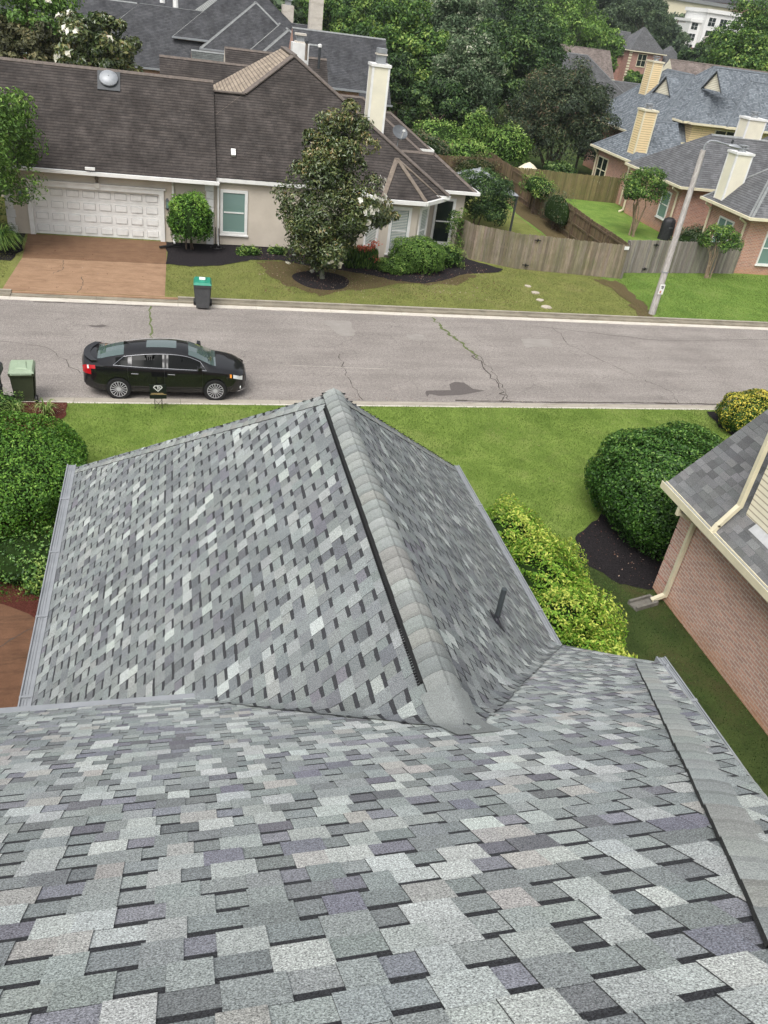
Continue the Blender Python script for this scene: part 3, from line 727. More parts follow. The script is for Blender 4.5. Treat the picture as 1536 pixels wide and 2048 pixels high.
flat('road_patch', [(8.06, 23.35), (8.95, 23.42), (9.04, 23.9), (9.3, 24.1), (9.62, 24.05), (9.8, 23.55), (10.2, 23.42), (9.9, 23.3), (9.2, 23.05), (8.4, 22.96), (8.1, 23.1), (7.95, 22.85), (7.98, 23.2)], .006, 'tar')
ribbon('gutter_grime', [(8.9, 22.62), (12, 22.58), (15.5, 22.64), (19, 22.6)], .045, .004, 'crack', 14, wob=.04)
ribbon('gutter_grime', [(-5.2, 30.42), (-3, 30.44), (-.2, 30.42)], .03, .004, 'crack', 15, wob=.03)
# driveway of the house across the street
flat('driveway', [(-6.35, KF1+.012), (-.50, KF1+.012), (-.46, 35.40), (-6.2, 35.25)], .112, 'drive_concrete', thick=.1)
flat('driveway', [(-6.2, 35.27), (-.46, 35.42), (-.46, 38.80), (-6.45, 38.80)], .111, 'wet_drive', thick=.1)
ribbon('driveway_crack', [(-4.6, 35.2), (-4.5, 34.0), (-4.8, 33.4)], .012, .116, 'crack', 21, wob=.04)
ribbon('driveway_crack', [(-3.7, 33.2), (-3.6, 32.2), (-3.7, 31.3)], .012, .116, 'crack', 22, wob=.04)
flat('near_driveway', [(-9, 2), (-2.2, 2), (-2.3, 12.3), (-3.5, 13.35), (-9, 13.6)], .108, 'near_drive')
ribbon('driveway_crack', [(-3.9, 11.2), (-3.2, 12.0), (-2.6, 12.6)], .012, .113, 'crack', 23, wob=.03)
# beds
flat('litter', blob([(3.6, 36.4), (4.2, 33.5), (5.8, 32.3), (7.6, 33.2), (9.6, 34.2), (12.5, 34.6), (14.2, 36.2), (12, 37.4), (8, 37), (5, 37)], 6, .18, 3), .112, 'brown_litter', kind='structure')
flat('mulch_bed', blob([(-.45, 38.8), (-.45, 35.42), (.5, 35.25), (1.84, 35.6), (3.3, 36.7), (4.6, 36.9), (5.6, 36.4), (7.4, 35.8), (8.6, 35.4), (9.7, 34.7), (11, 34.5), (12.2, 35.2), (13.3, 36.2), (15.5, 36.9), (15.9, 37.5), (14.5, 38.9), (14.1, 40.2), (12.4, 39.8), (9.2, 38.5), (8.6, 39.1)], 6, .05, 4), .117, 'black_mulch')
flat('mulch_ring', [(6.15+1.25*math.cos(a)*(1+.06*math.sin(3*a)), 34.25+1.3*math.sin(a)) for a in [i*math.pi/16 for i in range(32)]], .121, 'black_mulch')
flat('mulch_bed', blob([(-12, 38.8), (-12, 34.6), (-6.6, 34.8), (-6.35, 36.2), (-6.6, 38.8)], 5, .06, 5), .117, 'black_mulch')
flat('mulch_bed', blob([(-9, 21.93), (-3.15, 21.93), (-3.12, 21.1), (-3.5, 20.4), (-5, 19.6), (-9, 19)], 5, .03, 6), .117, 'red_mulch')
flat('mulch_bed', blob([(-9, 16.2), (-2.45, 16.2), (-2.2, 14), (-2.2, 12.2), (-3.5, 13.1), (-9, 13.3)], 5, .05, 7), .117, 'red_mulch')
flat('mulch_bed', blob([(9.35, 13.7), (9.6, 14.6), (10.6, 15.4), (13, 17.6), (16, 17.6), (16, 12.6), (10.7, 12.45), (9.9, 12.75)], 5, .05, 8), .117, 'black_mulch')
flat('mulch_bed', blob([(17.95, 21.8), (17.7, 20.6), (17.9, 19.6), (22, 19.6), (22, 21.8)], 5, .05, 9), .117, 'black_mulch')
flat('bare_earth', blob([(20.6, 36.7), (21.9, 36.5), (21.7, 34.2), (21.45, 32.0), (21.1, 31.35), (20.3, 31.4), (20.9, 33.6), (20.9, 35.4)], 5, .16, 10), .118, 'brown_litter')
flat('mulch_bed', blob([(21.3, 44.5), (22.85, 44.3), (23.1, 55.2), (22.2, 55), (21.4, 50)], 5, .08, 11), .117, 'brown_litter')
# ================================================================ stucco house across the street
sh = thing('stucco_house', 'beige stucco house across the street with brown roofs, white garage door and bay window', 'house')
M1 = dict(roof='brown_shingle', cap='cap_brown')
roof_mass(sh, -9.6, 1.8, 38.4, 45.7, 3.02, front=1, back=1, gutter='f', walls=False, gable='cap_brown', **M1)
roof_mass(sh, 1.78, 5.6, 38.74, 45.1, 3.1, front=1, back=1, gutter='', walls=False, ridge_cap=False, **M1)
roof_mass(sh, -1.47, 12.95, 38.73, 52.9, 3.12, front=1, back=1, west=.68, east=.665, gutter='', walls=False, westm='lit_brown_shingle', roof='brown_shingle', cap='cap_brown', ridge_cap=False)
cl = MB().mat('cap_brown')
for a, b2 in (((1.85, 41.9, 6.27), (3.25, 41.9, 6.28)), ((3.22, 41.9, 6.3), (5.665, 43.58, 7.98)), ((5.665, 43.58, 7.98), (5.665, 48.05, 7.98)), ((5.665, 43.58, 7.98), (12.93, 38.75, 3.14))): cl.bar(a, b2, .30, .05)
cl.build('ridge_cap', sh)
roof_mass(sh, -.7, 4.5, 48.8, 55.6, 3.2, front=1, back=1, gutter='', walls=False, **M1)
roof_mass(sh, 6, 14.9, 40.3, 43.2, 3.08, front=1, back=1, east=.69, gutter='fe', walls=False, **M1)
roof_mass(sh, 6, 14.85, 50.7, 55.6, 3.08, front=1, back=1, east=.68, gutter='', walls=False, **M1)
roof_mass(sh, 7, 15.8, 52.3, 55.7, 3.06, front=1, back=1, east=.68, gutter='fe', walls=False, **M1)
roof_mass(sh, 3, 9.1, 50.6, 58.8, 3.1, front=1, back=1, gutter='', walls=False, **M1)
wl = MB().mat('stucco')
wl.box((-7.2, 38.85, .05), (-6.30, 45.2, 2.84)); wl.box((-.56, 38.85, .05), (1.65, 39.6, 2.84)); wl.box((-6.299, 38.86, 2.26), (-.561, 39.6, 2.84)); wl.box((-9.2, 45.1, .05), (1.6, 45.2, 2.84))
wl.box((1.651, 38.97, .05), (9.0, 52, 2.94)); wl.box((9.0, 40.7, .05), (14.45, 42.9, 2.92)); wl.box((9.001, 42.9, .05), (12.5, 55.0, 2.92)); wl.box((-6, 45.201, .05), (8.9, 55, 2.9)); wl.build('wall', sh)
MAT['panel_shade'] = mk('panel_shade', (.56, .56, .55))  # grey rim colour stands in for shading round the raised door panels
gd = MB().mat('white_paint')
gx0, gx1, gy = -6.12, -.72, 38.98
gd.box((gx0, gy, .11), (gx1, gy+.05, 2.2))
for r_ in range(4):
    z0 = .12+r_*.52; gd.box((gx0, gy-.012, z0), (gx1, gy-.001, z0+.505))
    for c_ in range(8):
        cx = gx0+(gx1-gx0)*(c_+.5)/8; gd.mat('panel_shade').box((cx-.26, gy-.020, z0+.11), (cx+.26, gy-.0125, z0+.40)); gd.mat('white_paint').box((cx-.235, gy-.05, z0+.135), (cx+.235, gy-.0205, z0+.375))
gd.build('garage_door', sh)
tr = MB().mat('white_paint')
tr.box((-6.32, 38.76, .1), (-6.12, 39.0, 2.38)); tr.box((-.72, 38.76, .1), (-.52, 39.0, 2.38)); tr.box((-6.119, 38.77, 2.2), (-.721, 39.0, 2.39)); tr.box((-6.4, 38.72, 2.391), (-.44, 38.98, 2.46)); tr.box((-6.119, 38.93, 2.12), (-.721, 38.97, 2.199)); tr.build('door_trim', sh)
qn = MB().mat('white_paint'); q2_ = MB().mat('white_paint')
for i in range(8):
    z = .1+i*.345
    q2_.box((-7.24, 38.80, z), (-6.92 if i % 2 else -6.86, 38.849, z+.325)); qn.box((1.30 if i % 2 else 1.36, 38.80, z), (1.69, 38.849, z+.325)); qn.box((1.651, 38.801, z), (1.69, 38.96, z+.325))
qn.build('quoin', sh); q2_.build('quoin', sh)
def sconce(x, root):
    s = MB().mat('dark_metal'); s.box((x-.05, 38.74, 1.55), (x+.05, 38.85, 1.62)); s.box((x-.07, 38.66, 1.62), (x+.07, 38.8, 1.65)); s.prism([(x-.08, 38.65, 1.98), (x+.08, 38.65, 1.98), (x+.08, 38.81, 1.98), (x-.08, 38.81, 1.98)], [(x-.02, 38.71, 2.08), (x+.02, 38.71, 2.08), (x+.02, 38.75, 2.08), (x-.02, 38.75, 2.08)])
    for dx in (-.065, .055): s.box((x+dx, 38.66, 1.65), (x+dx+.01, 38.67, 1.98))
    o = s.build('wall_lamp', root); MB().mat('window_glass').box((x-.05, 38.68, 1.651), (x+.05, 38.78, 1.979)).build('lamp_glass', o)
sconce(-6.55, sh); sconce(-.38, sh)
lm = MB().mat('cap_tan'); lm.lathe([(.02, 2.5), (.07, 2.52), (.05, 2.6), (.09, 2.68), (.05, 2.76), (.1, 2.8)], (-3.35, 38.76, 0), 8); lm.mat('white_paint').prism([(-3.43, 38.68, 2.30), (-3.27, 38.68, 2.30), (-3.27, 38.76, 2.30), (-3.43, 38.76, 2.30)], [(-3.47, 38.64, 2.5), (-3.23, 38.64, 2.5), (-3.23, 38.76, 2.5), (-3.47, 38.76, 2.5)]); lm.build('wall_bracket', sh)
fl = MB().mat('dark_metal'); fl.bar((-3.55, 38.3, 3.02), (-3.55, 38.3, 3.12), .05); fl.mat('white_paint').box((-3.75, 38.2, 3.12), (-3.35, 38.34, 3.22)); fl.build('flood_light', sh)
window(sh, (2.12, 38.97, .72), 'x', 1.0, 1.75, mull=0, tw=.13)
for x, yy, zt in ((-.12, 38.77, 2.86), (1.9, 38.86, 2.92)):
    d = MB().mat('white_paint'); d.bar((x, yy-.30, zt), (x, yy-.02, zt-.2), .08, .07); d.bar((x, yy-.02, zt-.16), (x, yy-.02, .16), .085, .07); d.bar((x, yy-.02, .2), (x+.02, yy-.25, .14), .08, .07); d.build('downspout', sh)
# bay window
bw = [(8.9, 39.1), (9.55, 38.0), (11.25, 38.0), (12.1, 38.95), (12.4, 40.75), (8.9, 40.75)]
MB().mat('stucco').prism([(x, y, .05) for x, y in bw], [(x, y, 2.86) for x, y in bw]).build('bay_wall', sh)
ev = [(8.35, 39.2), (9.35, 37.62), (11.45, 37.62), (12.55, 38.75), (13.1, 39.4)]; apx = (10.35, 39.75, 4.42)
br = MB().mat('brown_shingle')
for a, b2 in zip(ev, ev[1:]): br.face([(a[0], a[1], 3.0), (b2[0], b2[1], 3.0), apx])
br.face([(ev[0][0], ev[0][1], 3.0), apx, (10.35, 40.6, 4.42), (8.35, 40.6, 3.0)]); br.face([(ev[-1][0], ev[-1][1], 3.0), (13.1, 41, 3.0), (10.35, 41, 4.42), apx])
br.mat('white_paint')
for a, b2 in zip(ev, ev[1:]):
    d = Vector((b2[0]-a[0], b2[1]-a[1], 0)).normalized(); n = Vector((d.y, -d.x, 0)); A = Vector((a[0], a[1], 2.84)); B = Vector((b2[0], b2[1], 2.84))
    br.prism([A, B, B+n*.13, A+n*.13][::-1], [p+Vector((0, 0, .17)) for p in (A, B, B+n*.13, A+n*.13)][::-1])
br.mat('soffit').face([(x, y, 2.87) for x, y in ev+[(13, 41), (8.35, 41)]][::-1])
br.build('bay_roof', sh)
cc = MB().mat('cap_tan')
for e in ev[1:4]:
    a = Vector((e[0], e[1], 3.02)); b2 = Vector(apx)+Vector((0, 0, .03)); cc.bar(a, b2, .22, .035)
cc.build('ridge_cap', sh)
def bwin(a, b2, w, h, z, blinds, root=sh):
    d = Vector((b2[0]-a[0], b2[1]-a[1])); L = d.length; d.normalize(); s = (L-w)/2
    window(root, (a[0]+d.x*s+d.y*.005, a[1]+d.y*s-d.x*.005, z), math.atan2(d.y, d.x), w, h, mull=0, tw=.14, blinds=blinds); 
bwin(bw[0], bw[1], .68, 1.95, .55, True); bwin(bw[1], bw[2], .78, 1.95, .55, True); bwin(bw[2], bw[3], .6, 1.95, .55, True)
window(sh, (13.0, 40.7, .45), 'x', .85, 2.05, mull=0, glass='dark_glass', tw=.14)
dp = MB().mat('white_paint'); dp.path([(7.3, 38.9, .75), (7.6, 38.4, .8), (7.85, 38.2, .7), (7.9, 38.15, .5)], .13, n=8); dp.build('vent_elbow', sh)
# chimneys and roof fittings
ch = MB().mat('cream_stucco')
ch.box((9.2, 41.9, 4.4), (10.05, 42.75, 8.02)); ch.mat('white_paint').box((9.14, 41.84, 8.021), (10.11, 42.81, 8.14))
for x in (9.2, 9.97):
    ch.box((x-.012, 41.885, 4.4), (x+.092, 41.899, 8.02))
for y in (41.9, 42.67): ch.box((9.186, y, 4.4), (9.199, y+.08, 8.02))
co = ch.build('chimney', sh)
cp = MB().mat('grey_metal'); cp.box((9.45, 42.12, 8.141), (9.85, 42.52, 8.5)); cp.mat('pale_concrete').box((9.39, 42.06, 8.501), (9.91, 42.58, 8.56)); cp.mat('grey_metal').box((9.43, 42.1, 8.58), (9.87, 42.54, 8.78)); cp.build('chimney_cap', co)
ch = MB().mat('white_paint'); ch.box((6.35, 49.6, 7.0), (7.25, 50.4, 8.15)); co = ch.build('chimney', sh)
cp = MB().mat('pale_concrete'); cp.box((6.5, 49.75, 8.151), (7.1, 50.25, 8.22)); cp.mat('grey_metal').box((6.6, 49.85, 8.221), (7.0, 50.15, 8.5)); cp.mat('pale_concrete').box((6.5, 49.75, 8.501), (7.1, 50.25, 8.6)); cp.build('chimney_cap', co)
for x, y, z0, z1, m, cm in ((7.05, 49.2, 7.4, 8.2, 'cap_tan', 'dark_metal'), (7.9, 50.0, 7.0, 8.05, 'dark_metal', 'white_paint')):
    v = MB().mat(m); v.lathe([(.07, z0), (.07, z1)], (x, y, 0), 10); v.mat(cm).lathe([(.11, z1), (.11, z1+.12), (.04, z1+.16)], (x, y, 0), 10); v.build('flue_pipe', sh)
tv = MB().mat('dark_metal'); n1 = Vector((0, -1, 1)).normalized(); c0 = Vector((-2.77, 41.62, 6.22)); uy = Vector((0, 1, 1)).normalized(); ux = Vector((1, 0, 0))
sq = [c0+ux*a+uy*b2+n1*.03 for a, b2 in ((-.48, -.48), (.48, -.48), (.48, .48), (-.48, .48))]; tv.prism([p-n1*.05 for p in sq], [p+n1*.03 for p in sq])
to = tv.build('attic_vent', sh)
dm = MB().mat('grey_metal'); cc0 = c0+n1*.12+uy*.06
rings = [[cc0+(ux*math.cos(a)+uy*math.sin(a))*r_+n1*h for a in [i*math.pi/12 for i in range(24)]] for r_, h in ((.36, -.05), (.40, .0), (.39, .05), (.30, .12), (.16, .16), (.02, .17))]
for a, b2 in zip(rings, rings[1:]):
    for i in range(24): dm.face([a[i], a[(i+1) % 24], b2[(i+1) % 24], b2[i]])
dm.build('vent_dome', to, smooth=True)
bv = MB().mat('white_paint'); c0 = Vector((2.6, 39.62, 4.05)); sq = [c0+ux*a+uy*b2 for a, b2 in ((-.10, -.16), (.10, -.16), (.10, .16), (-.10, .16))]; bv.prism([p for p in sq], [p+n1*.12 for p in sq]); bv.build('box_vent', sh)
# satellite dish on its mast (stands on the roof)
sd_ = thing('satellite_dish', 'round grey satellite dish on a bent mast by the tall white chimney', 'satellite dish', (10.9, 42.0, 4.35))
m_ = MB().mat('grey_metal'); m_.path([(-.35, -.05, 0), (-.05, 0, .25), (0, .02, .75)], .05); m_.build('mast', sd_)
ds_ = MB().mat(mk('dish_grey', (.13, .14, .15), (.10, .11, .12), 5, .5)); rr = []
nd = Vector((.25, -.75, .6)).normalized(); e1 = nd.cross(Vector((0, 0, 1))).normalized(); e2 = e1.cross(nd)
for r_, h in ((.02, 0), (.15, .015), (.3, .05), (.42, .10), (.43, .085)): rr.append([Vector((0, .02, .9))+(e1*math.cos(a)+e2*math.sin(a)*.85)*r_+nd*h for a in [i*math.pi/10 for i in range(20)]])
for a, b2 in zip(rr, rr[1:]):
    for i in range(20): ds_.face([a[i], a[(i+1) % 20], b2[(i+1) % 20], b2[i]])
ds_.build('dish', sd_, smooth=True)
fa = MB().mat('white_paint'); f0 = Vector((0, .02, .9)); fa.bar(f0-e2*.35, f0+nd*.42-e2*.1, .03); fa.box(tuple(f0+nd*.42-e2*.1-Vector((.06, .05, .04))), tuple(f0+nd*.42-e2*.1+Vector((.06, .05, .04)))); fa.build('feed_arm', sd_)

# ================================================================ grey house with stepped hips behind it
gh = thing('grey_gabled_house', 'large slate grey house with stepped hipped roofs and a tall chimney behind the stucco house', 'house')
M2 = dict(roof='slate_shingle', cap='cap_grey', wallm='brick', trim='grey_metal', gutter='f', westm='pale_shingle', walls=True)
roof_mass(gh, 9.8, 17.9, 72.9, 82, 3.1, front=1, back=1, **M2)
roof_mass(gh, 9.3, 14.3, 67.1, 72.8, 4.5, front=1, back=.8, east=.77, **M2)
roof_mass(gh, -8.3, 13, 79.2, 88, 3.3, front=1, back=1, west=.77, **{**M2, 'gutter': ''})
roof_mass(gh, .1, 13, 81.0, 95, 5.7, front=1, back=1, west=.77, east=.77, **M2)
roof_mass(gh, 2.35, 12.2, 79.85, 93, 5.15, front=1, back=1, west=.77, east=.77, **M2)
roof_mass(gh, 6.1, 12.6, 79.2, 92, 5.1, front=1, back=1, west=.77, east=.77, **M2)
roof_mass(gh, 7.0, 12.9, 78.55, 91, 5.05, front=1, back=1, west=.77, east=.77, **M2)
roof_mass(gh, 1.4, 6.2, 69.9, 72.7, 4.2, front=1, back=1, roof='greygreen_shingle', cap='cap_grey', wallm='brick', gutter='', trim='cream_paint')
roof_mass(gh, -10.5, 6, 92, 104, 3.6, front=1, back=1, west=.77, **M2)
roof_mass(gh, -15, -3, 84, 93, 3.0, front=1, back=1, **M2)
ch = MB().mat('pale_concrete'); ch.box((11.4, 78.6, 6), (12.5, 79.6, 12.4)); co = ch.build('chimney', gh)
MB().mat('pale_concrete').box((11.3, 78.5, 12.401), (12.6, 79.7, 12.6)).build('chimney_cap', co)
ch = MB().mat('pale_concrete'); ch.box((9.7, 84, 7), (10.7, 85, 9.0)); co = ch.build('chimney', gh)
cp = MB().mat('grey_metal'); cp.box((9.95, 84.2, 9.001), (10.45, 84.8, 9.3)); cp.box((9.85, 84.1, 9.35), (10.55, 84.9, 9.45)); cp.build('chimney_cap', co)
for x, y, z in ((-.8, 92.5, 9.2), (.4, 90.5, 9.0)):
    v = MB().mat('white_paint'); v.lathe([(.25, z-1.6), (.22, z-.4), (.3, z-.3), (.1, z)], (x, y, 0), 8); v.build('turbine_vent', gh)

# ================================================================ brick house with grey roof and two white chimneys (across, right)
dh = thing('grey_roof_brick_house', 'pink brick house behind the street lamp with mid grey roof and two white stucco chimneys', 'house')
M3 = dict(roof='midgrey_shingle', cap='cap_grey', wallm='brick', trim='cream_paint')
roof_mass(dh, 30.2, 45, 46.2, 53.45, 3.25, front=1, back=.62, west=1, gutter='fw', walls=False, **M3)
roof_mass(dh, 30.15, 46, 38.85, 43.7, 3.25, front=1, back=1, west=1, gutter='fw', walls=False, **M3)
roof_mass(dh, 36, 50, 40, 52, 4.2, front=1, back=1, west=1, gutter='', walls=False, **M3)
wl = MB().mat('brick'); wl.box((30.62, 39.3, 0), (46, 43.2, 3.1)); wl.box((30.66, 46.65, 0), (45, 52.9, 3.1)); wl.box((33.4, 43.1, 0), (45.5, 46.7, 3.1)); wl.build('wall', dh)
for a in ((31.95, 39.3, .75),): window(dh, a, 'x', 1.75, 1.7, mull=1, tw=.08)
window(dh, (30.62, 42.0, 1.05), 'y', 1.3, 1.45, mull=1, tw=.08)
window(dh, (30.66, 48.6, 1.0), 'y', .9, 1.5, mull=0, tw=.08)
for x, y in ((30.5, 43.05), (30.55, 39.6), (30.5, 52.8), (30.56, 46.9)):
    d = MB().mat('cream_paint'); d.bar((30.12, y, 3.12), (30.12, y, 2.95), .09); d.bar((30.12, y, 3.0), (x, y, 2.78), .09); d.bar((x, y, 2.82), (x, y, .25), .09); d.bar((x, y, .3), (x-.3, y, .15), .09); d.build('downspout', dh)
def stucco_chimney(root, x0, y0, w, dpt, z0, z1, m='cream_stucco', cap='pale_concrete'):
    c = MB().mat(m); c.box((x0, y0, z0), (x0+w, y0+dpt, z1)); c.mat('white_paint' if m != 'siding' else 'cream_paint')
    for a, b2 in ((x0-.012, y0-.012), (x0+w-.088, y0-.012), (x0-.012, y0+dpt-.088)): c.box((a, b2, z0), (a+.10, b2+.10, z1-.002))
    c.box((x0-.06, y0-.06, z1+.001), (x0+w+.06, y0+dpt+.06, z1+.12)); o = c.build('chimney', root)
    k = MB().mat('grey_metal'); cx, cy = x0+w/2, y0+dpt/2; k.lathe([(.22, z1+.121), (.2, z1+.3)], (cx, cy, 0), 10); k.box((cx-.28, cy-.22, z1+.3), (cx+.28, cy+.22, z1+.34)); k.box((cx-.24, cy-.2, z1+.42), (cx+.24, cy+.2, z1+.46))
    for dx in (-.2, .16): k.box((cx+dx, cy-.02, z1+.34), (cx+dx+.04, cy+.02, z1+.42))
    k.build('chimney_cap', o); return o
stucco_chimney(dh, 30.3, 42.0, 1.05, .85, 3.2, 5.85)
stucco_chimney(dh, 35.3, 48.9, 1.3, 1.0, 4.6, 7.05)

# ================================================================ blue-grey shingled house with yellow siding
eh = thing('yellow_siding_house', 'house with blue-grey shingles, yellow siding upper walls and two yellow lap-sided chimneys', 'house')
M4 = dict(roof='blue_shingle', cap='cap_blue', wallm='siding', trim='cream_paint')
roof_mass(eh, 31.0, 35.3, 54.4, 60.75, 3.25, front=1, back=.63, west=1, gutter='w', walls=False, **M4)
roof_mass(eh, 35.8, 44.8, 60.9, 72.8, 4.0, front=1.2, back=1.13, west=1, east=1, gutter='w', walls=False, **M4)
roof_mass(eh, 38.7, 44.4, 60.3, 63.9, 5.5, front=1, back=1, west=1, east=1, gutter='fw', walls=False, **M4)
roof_mass(eh, 41.6, 55, 60.15, 66.5, 5.48, front=1, back=1, west=1, gutter='f', walls=False, **M4)
roof_mass(eh, 38.1, 52, 60.9, 68.4, 5.5, front=1, back=1, west=1, east=1, gutter='w', walls=False, **M4)
roof_mass(eh, 48, 60, 78, 86, 4.9, front=1, back=1, gutter='', **{**M4, 'roof': 'weathered_shingle', 'cap': 'cap_brown', 'gable': 'cream_siding'})
MB().mat('siding').box((39.05, 60.7, .0), (54, 67.5, 5.34)).build('wall', eh)
wl = MB().mat('brick'); wl.box((31.45, 54.8, 0), (35.2, 60.3, 3.1)); wl.box((36.3, 62.5, 0), (54, 72, 3.9)); wl.build('wall', eh)
window(eh, (41.2, 60.7, 4.1), 'x', 1.9, 1.0, frame='cream_paint', glass='dark_glass', mull=1, hor=False)
window(eh, (31.45, 59.9, .95), 'y', 1.5, 1.6, frame='cream_paint', glass='dark_glass', mull=1)
window(eh, (36.3, 70.5, 1.2), 'y', 1.0, 1.5, frame='cream_paint', glass='dark_glass', mull=0)
for y in (60.2, 55.0):
    d = MB().mat('cream_paint'); d.bar((30.95, y, 3.1), (31.36, y, 2.7), .09); d.bar((31.36, y, 2.75), (31.36, y, .2), .09); d.build('downspout', eh)
stucco_chimney(eh, 31.35, 54.9, 1.0, .95, 3.2, 6.35, m='siding')
stucco_chimney(eh, 38.25, 67.7, .95, 1.1, 6.2, 8.85, m='siding')
def dormer(root, x, y0, y1, z0, zt, depth):
    ym = (y0+y1)/2; b = MB().mat('cream_siding'); b.face([(x, y0, z0), (x, y1, z0), (x, ym, zt)]); b.mat('blue_shingle')
    b.face([(x-.12, y0-.1, z0-.06), (x-.12, ym, zt+.05), (x+depth, ym, zt+.05), (x+depth*.15, y0-.1, z0-.06)]); b.face([(x-.12, y1+.1, z0-.06), (x+depth*.15, y1+.1, z0-.06), (x+depth, ym, zt+.05), (x-.12, ym, zt+.05)])
    b.mat('dark_metal'); b.bar((x-.125, y1+.1, z0-.06), (x-.125, ym, zt+.07), .06); b.bar((x-.125, ym, zt+.07), (x-.125, y0-.1, z0-.06), .06)
    return b.build('dormer', root)
dormer(eh, 38.62, 64.3, 66.9, 6.83, 8.0, 1.4); dormer(eh, 40.4, 60.3, 62.9, 7.75, 8.95, 1.5)
for x, y, z in ((43.0, 66.8, 7.9), (43.8, 71.2, 6.1)):
    v = MB().mat('grey_metal'); v.lathe([(.13, z-1), (.12, z+.7), (.2, z+.72), (.2, z+.9), (.1, z+.98)], (x, y, 0), 10); v.build('flue_pipe', eh)
# far houses
c1 = thing('far_brown_roof_house', 'distant house with a long weathered brown gable roof and a round white roof vent', 'house')
roof_mass(c1, 55, 74.6, 143.8, 152, 3.1, front=1, back=1, gutter='f', roof='weathered_shingle', cap='cap_brown', wallm='far_brick', trim='cream_paint')
v = MB().mat('white_paint'); v.lathe([(.6, 0), (.75, .2), (.5, .5), (.05, .6)], (67.8, 145.6, 5.0), 14); v.build('vent_dome', c1)
v = MB().mat('cap_tan'); v.box((58.6, 145, 4.2), (59.0, 145.4, 7.2)); v.build('flue_pipe', c1)
c2 = thing('far_dark_hip_house', 'distant house with a big plain charcoal hipped roof behind the purple-green tree', 'house')
roof_mass(c2, 43, 57, 103.3, 112, 3.1, front=1, back=1, west=.77, east=.77, roof='charcoal_shingle', cap='cap_slate', wallm='far_brick', trim='cream_paint', westm='midgrey_shingle')  # west slope in a lighter grey, painted as if catching more light
roof_mass(c2, 50, 66.5, 104.4, 110, 2.8, front=.8, back=.8, east=.8, roof='charcoal_shingle', cap='cap_slate', wallm='far_brick', trim='cream_paint', gutter='')
dm = MB().mat('cream_siding'); dm.prism([(44.3, 103.2, 5.2), (45.9, 103.2, 5.2), (45.9, 106, 5.2), (44.3, 106, 5.2)], [(45.05, 103.2, 6.9), (45.15, 103.2, 6.9), (45.15, 107.5, 6.9), (45.05, 107.5, 6.9)]); dm.build('dormer', c2)
f1 = thing('far_tall_brick_house', 'distant two-storey brick house with steep dark hipped roofs and white corner blocks', 'house')
K5 = dict(roof='charcoal_shingle', cap='cap_slate', wallm='far_brick', trim='cream_paint', zg=.8, westm='midgrey_shingle')  # westm paints the brighter light of the left-facing slopes
roof_mass(f1, 90.2, 98.6, 170.3, 178.6, 7.2, front=1.05, back=1, west=1.05, east=1.05, **K5)
roof_mass(f1, 96.6, 105.9, 169.0, 179, 3.9, front=1.15, back=1, west=1.1, east=1.0, **K5)
roof_mass(f1, 84, 93, 173, 181, 6.2, front=1, back=1, west=1, **K5)
q = MB().mat('cream_paint')
for i in range(12): q.box((90.45, 170.55, 1.2+i*.5), (91.1, 170.68, 1.5+i*.5))
q.build('quoin', f1)
window(f1, (92.6, 170.66, 4.6), 'x', 1.9, 2.1, frame='cream_paint', glass='dark_glass', mull=1); window(f1, (91.6, 170.66, 1.6), 'x', 2.2, 1.8, frame='cream_paint', glass='dark_glass', mull=1)
MB().mat('dark_metal').box((86.8, 173.2, .8), (88.6, 173.36, 3.8)).build('door', f1)
window(f1, (85.4, 173.37, 1.6), 'x', 1.0, 1.8, frame='cream_paint', glass='dark_glass', mull=0)
f3 = thing('far_low_hip_house', 'small distant grey hipped roof half hidden by trees at the far right', 'house')
roof_mass(f3, 119, 131, 189, 197, 6.2, front=.8, back=.8, west=.9, east=.9, **{**K5, 'zg': 1.5})
of = thing('white_office', 'white three-storey office building with dark gridded windows beyond the far trees', 'office building')
o_ = MB().mat('white_paint'); o_.box((176.8, 286, 5), (206, 300, 18.4)); o_.box((172.5, 288, 5), (176.7, 299, 15.2)); o_.box((176.3, 285.5, 18.401), (206.5, 300.5, 19.5)); o_.box((172.2, 287.6, 15.201), (176.75, 299, 16.0)); o_.build('wall', of)
for fl in range(3):
    for k in range(6): window(of, (178+k*4.4, 286, 7+fl*3.8), 'x', 2.6, 2.5, glass='dark_glass', mull=1, tw=.2)
    window(of, (173.2, 288, 6.6+fl*3.2), 'x', 2.4, 2.0, glass='dark_glass', mull=1, tw=.2)
rbld = thing('red_brick_block', 'huge red brick block with grey roof on the horizon at the top right corner', 'building')
r_ = MB().mat('far_brick'); r_.box((278, 420, 5), (380, 470, 27.4)); r_.mat('midgrey_shingle').box((277, 419, 27.401), (381, 471, 31)); r_.build('wall', rbld)
b2_ = thing('grey_warehouse', 'low pale grey building roof touching the sky at the top right', 'building')
r_ = MB().mat('cream_paint'); r_.box((235, 425, 5), (276, 465, 25)); r_.mat('cap_grey').box((234, 424, 25.001), (276.5, 466, 26.5)); r_.build('wall', b2_)
flat('parking_lot', [(160, 262), (190, 255), (196, 282), (168, 284)], 6.42, 'asphalt')
